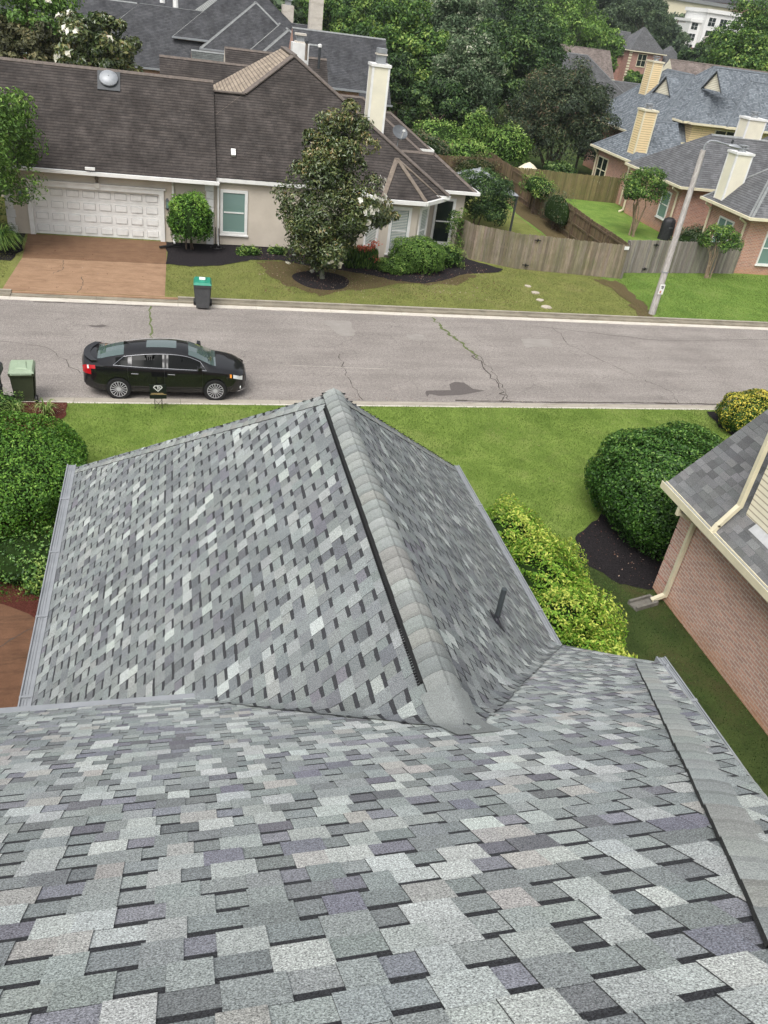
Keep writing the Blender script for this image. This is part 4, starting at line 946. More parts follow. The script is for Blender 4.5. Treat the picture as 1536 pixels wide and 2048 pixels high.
# ================================================================ fences
def woodm(name, a, b, green=.0):
    t = NT(name); p = t.pos(); at = t.attr('col').outputs['Color']
    c = t.ramp(t.noise(t.pos((14, 14, 1.1)), 2.0, 5, .7), [(.3, a), (.7, b)])
    c = t.mix(1.0, c, at, 'MULTIPLY')
    if green:
        c = t.mix(t.ramp(t.noise(p, 1.1, 4, .7), [(.4, g3(0)), (.7, g3(green))]), c, (.10, .11, .04))
    t.col(c).rough(.9, .15); t.bump(t.noise(t.pos((30, 30, 1)), 2, 3), .4, .01); MAT[name] = t.m
woodm('grey_boards', (.17, .14, .11), (.31, .27, .21), .5)
woodm('silver_boards', (.17, .155, .145), (.31, .29, .265), .15)
woodm('brown_boards', (.10, .065, .045), (.19, .14, .095), .35)
woodm('olive_boards', (.13, .11, .06), (.24, .20, .10), .6)
def fence(name, label, pts, h, m, backside=False, seed=1, group=None, gates=(), posts=True):
    r = random.Random(seed); root = thing(name, label, 'fence', (pts[0][0], pts[0][1], .08), group=group); O = Vector((pts[0][0], pts[0][1], 0))
    b = MB().mat(m); pb = []; rl = MB().mat(m)
    for a, c in zip(pts, pts[1:]):
        a = Vector((a[0], a[1], 0)); c = Vector((c[0], c[1], 0)); L = (c-a).length; d = (c-a)/L; n = Vector((d.y, -d.x, 0)); s = 0; top = h
        while s < L-.02:
            w_ = min(.138, L-s); v = r.uniform(.68, 1.25); hh = top+r.uniform(-.02, .02)+.02*math.sin(s*1.1); o = n*r.uniform(-.006, .006)
            p0 = a+d*(s+.004)-O+o; p1 = a+d*(s+w_-.004)-O+o; ln = d*r.uniform(-.008, .008)
            base = [p0, p1, p1+n*-.02, p0+n*-.02]; base = [p+Vector((0, 0, r.uniform(-.02, 0)-.06)) for p in base]
            mid = [p+ln+Vector((0, 0, hh-.03-.08)) for p in (p0, p1, p1-n*.02, p0-n*.02)]; q0 = p0+d*.03; q1 = p1-d*.03
            tp = [p+ln+Vector((0, 0, hh-.08)) for p in (q0, q1, q1-n*.02, q0-n*.02)]
            cc = (v, v*r.uniform(.93, 1.02), v*r.uniform(.88, 1.02)); b.prism(base, mid, cc); b.prism([p+Vector((0,0,.0004)) for p in mid], tp, cc); s += .142
        side = n*-.045
        for z in (.3, .95, 1.55): rl.bar(a-O+side+Vector((0, 0, z)), c-O+side+Vector((0, 0, z)), .045, .09, (.8, .8, .8))
        if posts:
            k = 0
            while k <= L+.01: pb.append(a+d*min(k, L-.05)-O+side*1.8); k += 2.4
    b.build('board_panel', root); rl.build('rail', root)
    for p in pb: MB().mat(m).box((p.x-.05, p.y-.05, -.05), (p.x+.05, p.y+.05, h-.12), (.75, .75, .75)).build('post', root)
    for (x, y, z, ang) in gates:
        g = MB().mat('black_plastic'); Mx = Matrix.Translation(Vector((x, y, z))-O-Vector((0, 0, .08))) @ Matrix.Rotation(ang, 4, 'Z')
        g.box((-.17, -.02, -.022), (.17, .012, .022), M=Mx); g.box((-.03, -.035, -.07), (.03, .012, .07), M=Mx); g.build('hinge', root)
    return root
aF = math.atan2(-.85, 5.8)
fence('wood_fence', 'greenish-brown board fence with two black hinges joining the stucco house corner', [(14.15, 40.35), (14.45, 39.1), (16.6, 37.75), (22.35, 36.97)], 1.83, 'grey_boards', seed=2, gates=((17.5, 37.55, 1.62, aF), (17.15, 37.6, .35, aF)))
fence('wood_fence', 'silver-grey board fence between the lamp post and the pink brick wall', [(22.4, 36.99), (22.9, 38.05), (30.6, 39.2)], 1.83, 'silver_boards', seed=3, gates=((24.6, 38.25, 1.62, .15), (24.3, 38.2, .35, .15)))
fence('wood_fence', 'brown fence with posts and rails showing that runs back between the two back yards', [(22.35, 37.2), (23.2, 56.2)], 1.85, 'brown_boards', seed=4)
fence('wood_fence', 'tall olive-brown board fence across the back of the green yard', [(23.3, 56.3), (31.9, 55.7)], 1.85, 'olive_boards', seed=5)
fence('wood_fence', 'brown back fence beyond the gazebo and the bushy tree', [(14.5, 58.2), (23.1, 59.0), (23.15, 56.25)], 1.85, 'brown_boards', seed=6)
fence('wood_fence', 'dark fence running away between bright green bushes below the woods', [(23.3, 59.1), (23.4, 66), (23.2, 82)], 1.85, 'brown_boards', seed=7)
tg = tag(MB().mat('white_paint').box((22.02, 36.93, 1.60), (22.27, 36.96, 1.76)).build('small_plate'), 'small white plate fixed near the top corner of the greenish-brown fence', 'plate')

# ================================================================ street furniture and small things
lp = thing('street_lamp', 'tall grey street lamp post with curved arm at the far kerb', 'street lamp', (21.25, 31.75, .1))
t = NT('aged_pole'); p = t.pos(); c = t.ramp(t.noise(t.pos((12, 12, 1.2)), 2.2, 5, .8), [(.35, (.24, .21, .19)), (.6, (.52, .50, .48))]); t.col(c).rough(.7, .3); MAT['aged_pole'] = t.m
pm = MB().mat('aged_pole'); pm.lathe([(.16, -.1), (.15, 1.2), (.105, 7.05)], (0, 0, 0), 10); po = pm.build('pole', lp, smooth=True)
am = MB().mat('grey_metal'); pts = [(0, 0, 6.7), (0, 0, 7.2), (.04, -.02, 7.33), (.16, -.03, 7.42), (.4, -.05, 7.43), (1.0, -.1, 7.35)]; am.path(pts, .075, n=8); am.build('arm', lp)
hd = MB().mat('grey_metal'); rings = []
for s, w_, h_ in ((0, .06, .05), (.12, .12, .09), (.35, .17, .11), (.55, .12, .07), (.62, .03, .02)):
    rings.append([(1.0+s*1.0, -.1-s*.1+w_*math.cos(a), 7.33-s*.1+h_*math.sin(a)*(1 if math.sin(a) > 0 else .55)) for a in [i*math.pi/6 for i in range(12)]])
for a, b_ in zip(rings, rings[1:]):
    for i in range(12): hd.face([a[i], b_[i], b_[(i+1) % 12], a[(i+1) % 12]])
hd.face(rings[-1])
ho = hd.build('lamp_head', lp, smooth=True); MB().mat('dark_metal').lathe([(.05, 7.42), (.045, 7.56)], (1.15, -.11, 0), 8).build('photocell', ho)
pl = MB().mat('white_paint'); pl.box((-.13, -.19, 1.0), (.11, -.165, 1.45)); pl.mat('dark_metal'); pl.box((-.07, -.196, 1.33), (.06, -.191, 1.38)); pl.box((.0, -.196, 1.25), (.05, -.191, 1.33)); pl.box((-.06, -.196, 1.27), (-.01, -.191, 1.30))
pl.mat(mk('faded_red', (.5, .22, .16))); pl.box((-.08, -.196, 1.05), (.0, -.191, 1.17)); pl.build('placard', lp)
bd = MB().mat('grey_metal'); bd.lathe([(.16, 1.95), (.16, 2.0)], (0, 0, 0), 12); bd.build('band', lp)
mk_ = MB().mat(mk('pale_green_plastic', (.55, .70, .58))); mk_.lathe([(.055, 0), (.055, .45)], (0, 0, 0), 10); mo = thing('utility_marker', 'pale green and white utility marker post in the bright lawn left of the lamp post', 'marker post', (22.75, 33.9, .1)); mk_.build('post', mo)
MB().mat('white_paint').lathe([(.07, .45), (.07, .86), (.05, .9)], (0, 0, 0), 10).build('cap', mo)
concrete('stone', (.42, .37, .30), (.55, .49, .41), (.3, .26, .2))
for i, (x, y, s, lb) in enumerate(((16.29, 34.93, .17, 'farthest stepping stone, half grown over, nearest the fence'), (16.3, 34.0, .22, 'second stepping stone from the fence, in the far lawn'), (16.12, 32.96, .18, 'dull stepping stone, second from the kerb'), (16.05, 32.05, .25, 'palest stepping stone, the one nearest the kerb'))):
    rs = random.Random(60+i); pts = [(math.cos(a)*s*rs.uniform(.8, 1.15), math.sin(a)*s*rs.uniform(.7, 1.1)) for a in [k*math.pi/5 for k in range(10)]]
    b = MB().mat('stone'); b.prism([(u, v, -.03) for u, v in pts], [(u*.95, v*.95, .035) for u, v in pts]); tag(b.build('stepping_stone', loc=(x, y, .1)), lb, 'stone', 'stepping stones in the far lawn')
# wheeled bins
def wheelie(name, label, loc, rz, bodym, lidm, group, lidstyle=0):
    root = thing(name, label, 'bin', loc, rz, group)
    b = MB().mat(bodym); w0, d0, w1, d1, h = .235, .25, .30, .36, .98
    b.prism([(-w0, -d0, .06), (w0, -d0, .06), (w0, d0, .06), (-w0, d0, .06)], [(-w1, -d1, h), (w1, -d1, h), (w1, d1, h), (-w1, d1, h)])
    b.prism([(-w1-.02, -d1-.02, h-.10), (w1+.02, -d1-.02, h-.10), (w1+.02, d1+.02, h-.10), (-w1-.02, d1+.02, h-.10)], [(-w1-.035, -d1-.035, h+.005), (w1+.035, -d1-.035, h+.005), (w1+.035, d1+.035, h+.005), (-w1-.035, d1+.035, h+.005)])
    for s in (-1, 1): b.prism([(s*.262-.012, -.15, .12), (s*.262+.012, -.15, .12), (s*.262+.012, .15, .12), (s*.262-.012, .15, .12)], [(s*.318-.012, -.22, .88), (s*.318+.012, -.22, .88), (s*.318+.012, .22, .88), (s*.318-.012, .22, .88)])
    b.prism([(-.13, -.285, .5), (.13, -.285, .5), (.13, -.27, .5), (-.13, -.27, .5)], [(-.15, -.33, .78), (.15, -.33, .78), (.15, -.315, .78), (-.15, -.315, .78)])
    b.build('body', root)
    l = MB().mat(lidm); q = .335
    l.prism([(-q, -.40, h+.01), (q, -.40, h+.01), (q, .42, h+.01), (-q, .42, h+.01)], [(-q+.05, -.34, h+.095), (q-.05, -.34, h+.095), (q-.05, .36, h+.095), (-q+.05, .36, h+.095)])
    l.prism([(-.17, -.28, h+.096), (.17, -.28, h+.096), (.12, .24, h+.096), (-.12, .24, h+.096)], [(-.14, -.24, h+.125), (.14, -.24, h+.125), (.09, .2, h+.125), (-.09, .2, h+.125)])
    lo = l.build('lid', root)
    hb = MB().mat(lidm if lidstyle == 0 else bodym); hb.bar((-.27, -.45, h+.0), (.27, -.45, h+.0), .03, n=8)
    for x in (-.26, 0, .26): hb.bar((x, -.45, h), (x, -.36, h-.03), .03)
    hb.build('handle', root)
    for s in (-1, 1):
        wm = MB().mat('black_plastic'); wm.lathe([(.02, -.035), (.12, -.035), (.13, -.02), (.13, .02), (.12, .035), (.02, .035)], (s*.31, -.24, .13), 18, 'x'); wm.mat('dark_metal').lathe([(.02, -.04), (.06, -.04), (.06, .04), (.02, .04)], (s*.31, -.24, .13), 12, 'x'); wm.build('wheel', root)
    return root, lo
MAT['olive_plastic'] = mk('olive_plastic', (.055, .068, .038), (.045, .055, .03), 5, .55)
MAT['sage_lid'] = mk('sage_lid', (.30, .38, .27), (.25, .32, .22), 5, .5)
MAT['bin_grey'] = mk('bin_grey', (.085, .087, .09), (.065, .067, .07), 6, .6)
MAT['teal_lid'] = mk('teal_lid', (.015, .25, .16), (.012, .20, .13), 6, .45)
wheelie('wheelie_bin', 'olive green wheeled bin with a pale sage lid on the near kerb beside the mailbox', (-4.3, 22.25, .03), R(4), 'olive_plastic', 'sage_lid', 'wheeled bins on the street')
_, lo = wheelie('wheelie_bin', 'dark grey wheeled bin with a bright teal lid standing at the far kerb', (.92, 30.5, .02), R(178), 'bin_grey', 'teal_lid', 'wheeled bins on the street', 1)
MB().mat('white_paint').box((-.10, -.2, 1.106), (.12, .1, 1.111)).build('label', lo)
# mailbox
mb_ = thing('mailbox', 'black cast mailbox with round drum at the left edge by the olive bin', 'mailbox', (-4.82, 21.75, .1))
MAT['cast_iron'] = mk('cast_iron', (.022, .024, .026), (.04, .042, .045), 12, .5, .5)
pm = MB().mat('cast_iron'); pm.lathe([(.09, 0), (.09, .25), (.05, .3), (.045, .55), (.065, .58), (.065, .63), (.045, .66), (.04, .95), (.07, 1.0)], (0, 0, 0), 12); pm.build('post', mb_)
dr = MB().mat('cast_iron'); prof = [(x, z) for x, z in ((-.115, 1.0), (-.115, 1.13))]+[(.115*math.cos(a), 1.13+.1*math.sin(a)) for a in [math.pi-i*math.pi/8 for i in range(1, 8)]]+[(.115, 1.13), (.115, 1.0)]
A = [(x-.02, -.28, z) for x, z in prof]; B = [(x-.02, .24, z) for x, z in prof]; dr.prism(A, B); 
dr.prism([(x*1.08-.02, -.30, (z-1.1)*1.08+1.1) for x, z in prof], [(x*1.08-.02, -.27, (z-1.1)*1.08+1.1) for x, z in prof]); dr.build('box', mb_)
MB().mat('cast_iron').lathe([(.03, 1.23), (.015, 1.27), (.03, 1.3), (.002, 1.34)], (-.02, .1, 0), 8).build('finial', mb_)
# yard sign
ys_ = thing('yard_sign', 'small black yard sign with white diamond emblem in the near lawn', 'sign', (-.62, 21.62, .1), R(2))
MAT['sign_black'] = mk('sign_black', (.008, .012, .011), None, 5, .45)
MB().mat('sign_black').box((-.235, -.006, .33), (.235, .006, .77)).build('panel', ys_)
em = MB().mat(mk('sign_white', (.85, .85, .85), None, 5, .6))
def seg(b, x0, z0, x1, z1, w_=.014, y=-.0095): b.box((0, 0, 0), (1, 1, 1), M=Matrix.Translation((x0, y, z0)) @ Matrix.Rotation(-math.atan2(z1-z0, x1-x0), 4, 'Y') @ Matrix.Translation((-.003, 0, -w_/2)) @ Matrix.Diagonal((math.hypot(x1-x0, z1-z0)+.006, .003, w_, 1)))
D = [(-.085, .735), (.085, .735), (.12, .685), (0, .565), (-.12, .685)]
for (a, b_) in zip(D, D[1:]+D[:1]): seg(em, a[0], a[1], b_[0], b_[1], .02)
seg(em, 0, .73, 0, .62, .02); seg(em, .025, .685, .06, .695, .012); seg(em, .025, .66, .07, .665, .012)
em.build('emblem', ys_)
gs = MB().mat(mk('gold_print', (.45, .33, .16), None, 5, .6)); r = random.Random(4); x = -.19
while x < .14:
    w_ = r.uniform(.012, .028); gs.box((x, -.0085, .485), (x+w_, -.0065, .512+r.uniform(-.004, .004))); x += w_+.006
x = -.21
while x < .2:
    w_ = r.uniform(.015, .035); gs.box((x, -.0085, .455), (x+w_, -.0065, .474)); x += w_+.008
gs.build('gold_print', ys_)
fr = MB().mat('black_plastic')
for x in (-.10, .10): fr.bar((x, .012, -.1), (x, .012, .7), .018, n=6)
fr.bar((-.1, .012, .30), (.1, .012, .02), .008, n=6); fr.bar((.1, .012, .30), (-.1, .012, .02), .008, n=6); fr.bar((-.1, .012, .32), (.1, .012, .32), .01, n=6); fr.build('frame', ys_)
# covered grill
gr = thing('covered_grill', 'tall black covered grill standing against the pink brick wall behind the silver fence', 'grill', (30.0, 46.0, .1))
b = MB().mat(mk('black_cover', (.012, .013, .015), (.03, .03, .034), 7, .55)); rg = []
for k, (z, w_, d_) in enumerate(((0, .47, .34), (.3, .45, .33), (.8, .44, .32), (1.05, .43, .31), (1.22, .36, .27), (1.32, .2, .16), (1.35, .05, .04))):
    rg.append([(w_*math.cos(a)*(1+.04*math.sin(9*a+k)), d_*math.sin(a)*(1+.05*math.sin(7*a)), z) for a in [i*math.pi/14 for i in range(28)]])
for a, c in zip(rg, rg[1:]):
    for i in range(28): b.face([a[i], a[(i+1) % 28], c[(i+1) % 28], c[i]])
b.build('cover', gr, smooth=True)
tie = MB().mat('grey_metal'); tie.bar((-.12, -.34, .78), (.12, -.35, .8), .02); tie.build('strap', gr)
# gazebo
gz_ = thing('gazebo', 'dark-framed gazebo with a ribbed pale metal hip roof behind the bushy tree', 'gazebo', (16.9, 45.9, .1))
gr_ = MB().mat('grey_metal'); hw = 1.9; c = [(-hw, -hw, 2.25), (hw, -hw, 2.25), (hw, hw, 2.25), (-hw, hw, 2.25)]; ap = (0, 0, 3.25)
for i in range(4): gr_.face([c[i], c[(i+1) % 4], ap])
for i in range(4):
    a = Vector(c[i]); b_ = Vector(c[(i+1) % 4]); A = Vector(ap)
    for k in range(0, 15):
        t_ = k/14; p = a.lerp(b_, t_); m_ = a.lerp(b_, .5); top = m_.lerp(A, 1-abs(t_-.5)*2) ; q = p+(A-m_)*(1-abs(t_-.5)*2)
        if (q-p).length > .1: gr_.bar(p+Vector((0, 0, .02)), q+Vector((0, 0, .02)), .03, .02)
gr_.build('roof', gz_)
fr = MB().mat('dark_metal')
for x, y in ((-1.8, -1.8), (1.8, -1.8), (1.8, 1.8), (-1.8, 1.8)):
    MB().mat('dark_metal').box((x-.05, y-.05, 0), (x+.05, y+.05, 2.2)).build('post', gz_)
for a, b_ in (((-1.8, -1.8), (1.8, -1.8)), ((1.8, -1.8), (1.8, 1.8)), ((1.8, 1.8), (-1.8, 1.8)), ((-1.8, 1.8), (-1.8, -1.8))): fr.bar((*a, 2.16), (*b_, 2.16), .08, .1)
fr.build('beam', gz_)
# patio furniture behind the fence
def armchair(label, x, y, rz):
    t_ = thing('patio_armchair', label, 'chair', (x, y, .1), rz, 'dark wicker chairs behind the fence')
    MB().mat('black_plastic').box((-.36, -.36, .1), (.36, .36, .38)).build('seat', t_); MB().mat('black_plastic').box((-.36, .26, .381), (.36, .38, .9)).build('backrest', t_)
    for s in (-1, 1): MB().mat('black_plastic').box((s*.36-.05, -.36, .0), (s*.36+.05, .36, .62)).build('armrest', t_)
    MB().mat('dark_metal').box((-.29, -.32, .381), (.29, .25, .47)).build('cushion', t_)
armchair('dark wicker armchair against the stucco wall, left of the black sofa', 15.1, 41.2, R(90)); 
sf_ = thing('patio_sofa', 'long low dark wicker sofa just behind the greenish-brown fence', 'sofa', (17.1, 40.1, .1), R(-12))
MB().mat('black_plastic').box((-.9, -.38, .05), (.9, .38, .4)).build('seat', sf_); MB().mat('black_plastic').box((-.9, -.5, .0), (.9, -.39, .75)).build('backrest', sf_)
for s in (-1, 1): MB().mat('dark_metal').box((s*.44-.42, -.36, .401), (s*.44+.42, .36, .5)).build('cushion', sf_)
# poles, wires and vehicles far away
pp = thing('power_pole', 'distant wooden power pole with a crossarm and wires above the far trees', 'power pole', (133.9, 230, 5))
m_ = MB().mat('cap_tan'); m_.bar((0, 0, 0), (0, 0, 9.3), .32, n=8); m_.bar((-2.3, 0, 8.7), (2.3, 0, 9.0), .18); m_.build('pole', pp)
wi = MB().mat('dark_metal')
for z, x in ((9.1, -2.2), (9.1, 2.2), (7.2, 0)):
    pr = None
    for k in range(9):
        t_ = k/8; q = (x-60*t_, -6*t_, z-2.2*math.sin(math.pi*t_)); 
        if pr: wi.bar(pr, q, .07, n=4)
        pr = q
wi.build('wire', pp)
l2 = thing('parking_light', 'thin light pole standing in the distant parking lot', 'lamp post', (124.8, 200, 3)); m_ = MB().mat('pale_concrete'); m_.bar((0, 0, 0), (0, 0, 8.2), .22, n=8); m_.bar((-.3, 0, 8.2), (1.0, 0, 8.5), .25, .2); m_.build('pole', l2)
l3 = thing('far_street_lamp', 'distant grey street lamp with short arm above the yellow house roof', 'street lamp', (98.1, 150, 1)); m_ = MB().mat('grey_metal'); m_.bar((0, 0, 0), (0, 0, 7.2), .16, n=8); m_.bar((0, 0, 7.2), (.9, 0, 7.35), .14, n=8); m_.bar((.9, 0, 7.35), (1.5, 0, 7.2), .28, .14); m_.build('pole', l3)
sg = thing('pylon_sign', 'distant white square pylon sign on a white pole above the trees', 'sign', (121.2, 230, 3)); m_ = MB().mat('white_paint'); m_.bar((0, 0, 0), (0, 0, 8.2), .4, n=6); m_.build('pole', sg); MB().mat('white_paint').box((-1.3, -.25, 8.2), (1.6, .25, 10.0)).build('board', sg)
def farcar(label, x, y, z, c, L=4.6, kind='parked_car', cat='car', h=1.45):
    t_ = thing(kind, label, cat, (x, y, z), 0, 'cars in the distant lot'); b = MB().mat(c)
    P = [(-L/2, .35), (-L/2, .9), (-L*.3, .95), (-L*.18, h), (L*.12, h), (L*.28, .95), (L/2, .8), (L/2, .35)]; b.prism([(x_, -.9, z_) for x_, z_ in P], [(x_, .9, z_) for x_, z_ in P]); b.build('body', t_)
    g_ = MB().mat('dark_glass'); G = [(-L*.27, .97), (-L*.17, h-.06), (L*.11, h-.06), (L*.24, .97)]; g_.prism([(x_, -.92, z_) for x_, z_ in G], [(x_, -.905, z_) for x_, z_ in G]); g_.build('side_window', t_)
    for s in (-L*.3, L*.3): MB().mat('black_plastic').lathe([(.1, -.1), (.34, -.1), (.34, .1), (.1, .1)], (s, -.85, .34), 12, 'y').build('wheel', t_)
farcar('distant dark red parked car, left of the silver one in the far lot', 173.0, 282, 6.42, mk('maroon_paint', (.12, .015, .025), None, 5, .3)); farcar('distant silver parked car at the end of the far lot', 178.6, 281, 6.42, mk('silver_paint', (.5, .5, .52), None, 5, .3)); farcar('second dark red parked car beside the first in the far lot', 175.9, 284.5, 6.42, MAT['maroon_paint'] if 'maroon_paint' in MAT else mk('maroon_dark', (.10, .012, .02), None, 5, .3))
bx = thing('box_truck', 'distant small white box truck between the trees behind the tall brick house', 'truck', (135.2, 230, 4.2)); MB().mat('white_paint').box((-2.2, -1, .6), (1.2, 1, 3.4)).build('cargo_box', bx); MB().mat('white_paint').box((1.21, -.95, .6), (2.5, .95, 2.3)).build('cab', bx)
for s in (-1.4, 1.8): MB().mat('black_plastic').lathe([(.1, -.12), (.4, -.12), (.4, .12), (.1, .12)], (s, -.9, .45), 12, 'y').build('wheel', bx)
# downspout extension and hose by the bed
dx = tag(MB().mat('black_plastic').bar((-.75, 37.55, .2), (.4, 38.2, .24), .12, n=8).build('drain_hose'), 'black corrugated drain pipe lying at the corner of the orange driveway', 'pipe')
hr = thing('garden_hose_stand', 'dark garden hose looped on a stand by the white window', 'hose stand', (1.75, 38.3, .1))
b = MB().mat('black_plastic'); b.bar((0, 0, 0), (0, 0, .95), .04, n=6); b.bar((.18, 0, 0), (.15, 0, .9), .04, n=6); b.build('stand', hr)
b = MB().mat('black_plastic'); r = random.Random(2)
for k in range(5):
    pr = None; rad = r.uniform(.16, .34)
    for i in range(17):
        a = i*math.pi/8; q = (.08+rad*math.cos(a), -.1+rad*.8*math.sin(a)-.1*k, .05+.03*k)
        if pr: b.bar(pr, q, .022, n=5)
        pr = q
b.build('hose', hr)
# ================================================================ the black sedan
car = thing('parked_car', 'glossy black four-door sedan parked at the near kerb with fan-spoked alloy wheels', 'car', (-.35, 23.33, 0), R(-.6))
t = NT('car_paint'); t.col((.004, .004, .005)).rough(.5, .15); t.b.inputs['Coat Weight'].default_value = .6; t.b.inputs['Coat Roughness'].default_value = .03; t.b.inputs['Coat IOR'].default_value = 1.8; MAT['car_paint'] = t.m
t = NT('tint_glass'); t.col((.006, .007, .007)).rough(.12, .10); MAT['tint_glass'] = t.m
t = NT('tyre_rubber'); t.col((.014, .014, .015)).rough(.8, .3); MAT['tyre_rubber'] = t.m
t = NT('alloy'); t.col((.50, .50, .52)).rough(.35, .5); t.b.inputs['Metallic'].default_value = .2; MAT['alloy'] = t.m
t = NT('tail_red'); t.col((.42, .006, .012)).rough(.12, .6); MAT['tail_red'] = t.m
t = NT('lamp_clear'); t.col((.72, .74, .76)).rough(.1, .8); MAT['lamp_clear'] = t.m
t = NT('amber'); t.col((.75, .26, .03)).rough(.15, .6); MAT['amber'] = t.m
t = NT('windscreen'); t.col((.07, .105, .10)).rough(.03, 1.0); t.b.inputs['Coat Weight'].default_value = 1; MAT['windscreen'] = t.m  # raised pale green base puts the sky's reflection into the glass colour
X  = np.array([-2.44,-2.40,-2.28,-2.05,-1.75,-1.4,-1.0,-.5,0,.5,.9,1.2,1.5,1.8,2.05,2.2,2.30,2.345])
W  = np.array([ .60, .72, .81, .865,.895,.91,.918,.92,.92,.92,.915,.91,.90,.875,.82,.75,.64,.50])
BL = np.array([ .92, .99,1.02,1.035,1.035,1.02,.995,.975,.96,.945,.93,.915,.89,.85,.80,.75,.69,.62])
CT = np.array([1.00,1.075,1.10,1.115,1.12,1.10,1.08,1.06,1.04,1.03,1.02,1.01,.985,.945,.89,.84,.77,.68])
BT = np.array([ .42, .30,.24,.21,.19,.18,.18,.18,.18,.18,.18,.18,.18,.19,.20,.21,.24,.32])
GX = np.array([-2.15,-1.9,-1.5,-1.1,-.7,-.3,0,.3,.6,.85,1.1,1.35,1.5])
GZ = np.array([1.11,1.18,1.295,1.375,1.42,1.438,1.44,1.428,1.388,1.305,1.175,1.045,.985])
GE = np.array([1.05,1.09,1.18,1.26,1.315,1.345,1.35,1.337,1.29,1.20,1.09,.99,.97])
GW = np.array([.60,.57,.56,.57,.58,.585,.59,.59,.585,.60,.64,.70,.74])
def smooth_interp(x, xp, fp):
    return float(np.mean([np.interp(x+d, xp, fp) for d in (-.09, -.045, 0, .045, .09)]))
def ring(x):
    w_ = smooth_interp(x, X, W); bl = smooth_interp(x, X, BL); ct = smooth_interp(x, X, CT); bt = smooth_interp(x, X, BT)
    if x < -2.36 or x > 2.27: w_ = float(np.interp(x, X, W)); bl = float(np.interp(x, X, BL)); ct = float(np.interp(x, X, CT)); bt = float(np.interp(x, X, BT))
    ins = -2.15 < x < 1.5
    pts = [(0, bt), (w_*.82, bt), (w_*.965, bt+.07), (w_*.99, .40), (w_*1.0, .60), (w_*.985, .74), (w_*.995, bl-.10), (w_*.955, bl)]
    sx = (w_*.955+w_*.90)/2
    g = min(1, max(0, (x+2.15)/.4))*min(1, max(0, (1.5-x)/.3))
    pts.append((w_*.90, bl+.018))
    if ins:
        gz_ = smooth_interp(x, GX, GZ); ge = smooth_interp(x, GX, GE); gw = smooth_interp(x, GX, GW)
        gz_ = max(gz_, ct); ge = max(ge, ct-.02)
        top = [(gw+(w_*.90-gw)*.5, bl+.018+(ge-bl-.018)*.55), (gw+.015, ge-.012), (gw-.05, ge+.022), (gw*.5, gz_-.018), (0, gz_)]
        flt = [(w_*.80, ct-.035+.0), (w_*.70, ct-.022), (w_*.6, ct-.014), (w_*.35, ct-.004), (0, ct)]
        pts += [(a[0]*g+b[0]*(1-g), a[1]*g+b[1]*(1-g)) for a, b in zip(top, flt)]
    else: pts += [(w_*.80, ct-.035), (w_*.70, ct-.022), (w_*.6, ct-.014), (w_*.35, ct-.004), (0, ct)]
    return pts
xs = list(np.linspace(-2.44, 2.345, 84)); RG = []
for x in xs:
    h = ring(x); n = len(h)
    full = [(x, -y, z) for y, z in h]+[(x, y, z) for y, z in reversed(h[1:-1])]
    # nose and tail curve round in plan
    RG.append([(px-(.16*(abs(py)/.9)**2.2 if px > 1.9 else 0)*min(1, (px-1.9)/.35 if px > 1.9 else 0)+(.14*(abs(py)/.9)**2.2*min(1, (-1.95-px)/.4) if px < -1.95 else 0), py, pz) for px, py, pz in full])
nh = 14
def near_wheel(p):
    return any(math.hypot(p[0]-wx, p[2]-.34) < .375 for wx in (-1.395, 1.395)) and abs(p[1]) > .70
bd = MB().mat('car_paint'); N_ = len(RG[0])
for a, b in zip(RG, RG[1:]):
    for i in range(N_):
        q = [a[i], b[i], b[(i+1) % N_], a[(i+1) % N_]]
        bd.face(q)
bd.face(RG[0]); bd.face(RG[-1][::-1])
bo = bd.build('body', car, smooth=True)
# glass: bands 8..10 are the side glass, 10..13 the roof/screen
def patch(name, x0, x1, bands, m, off, side=None, parent=car):
    g = MB().mat(m)
    for a, b, xa, xb in zip(RG, RG[1:], xs, xs[1:]):
        if xa < x0-.001 or xb > x1+.001: continue
        for i0 in bands:
            for i in ([i0] if side == -1 else [N_-1-i0] if side == 1 else [i0, N_-1-i0]):
                q = [Vector(a[i]), Vector(b[i]), Vector(b[(i+1) % N_]), Vector(a[(i+1) % N_])]
                n = (q[1]-q[0]).cross(q[2]-q[1])
                if n.length < 1e-9: continue
                n.normalize(); c = sum(q, Vector())/4
                if n.dot(c-Vector((c.x*.9, 0, .6))) < 0: n = -n
                g.face([p+n*off for p in q])
    return g.build(name, parent, smooth=True)
patch('windscreen', .56, 1.44, (11, 12), 'windscreen', .006)
patch('rear_window', -2.0, -1.18, (11, 12), 'windscreen', .006)
patch('sunroof', -.62, .30, (12,), 'windscreen', .004)
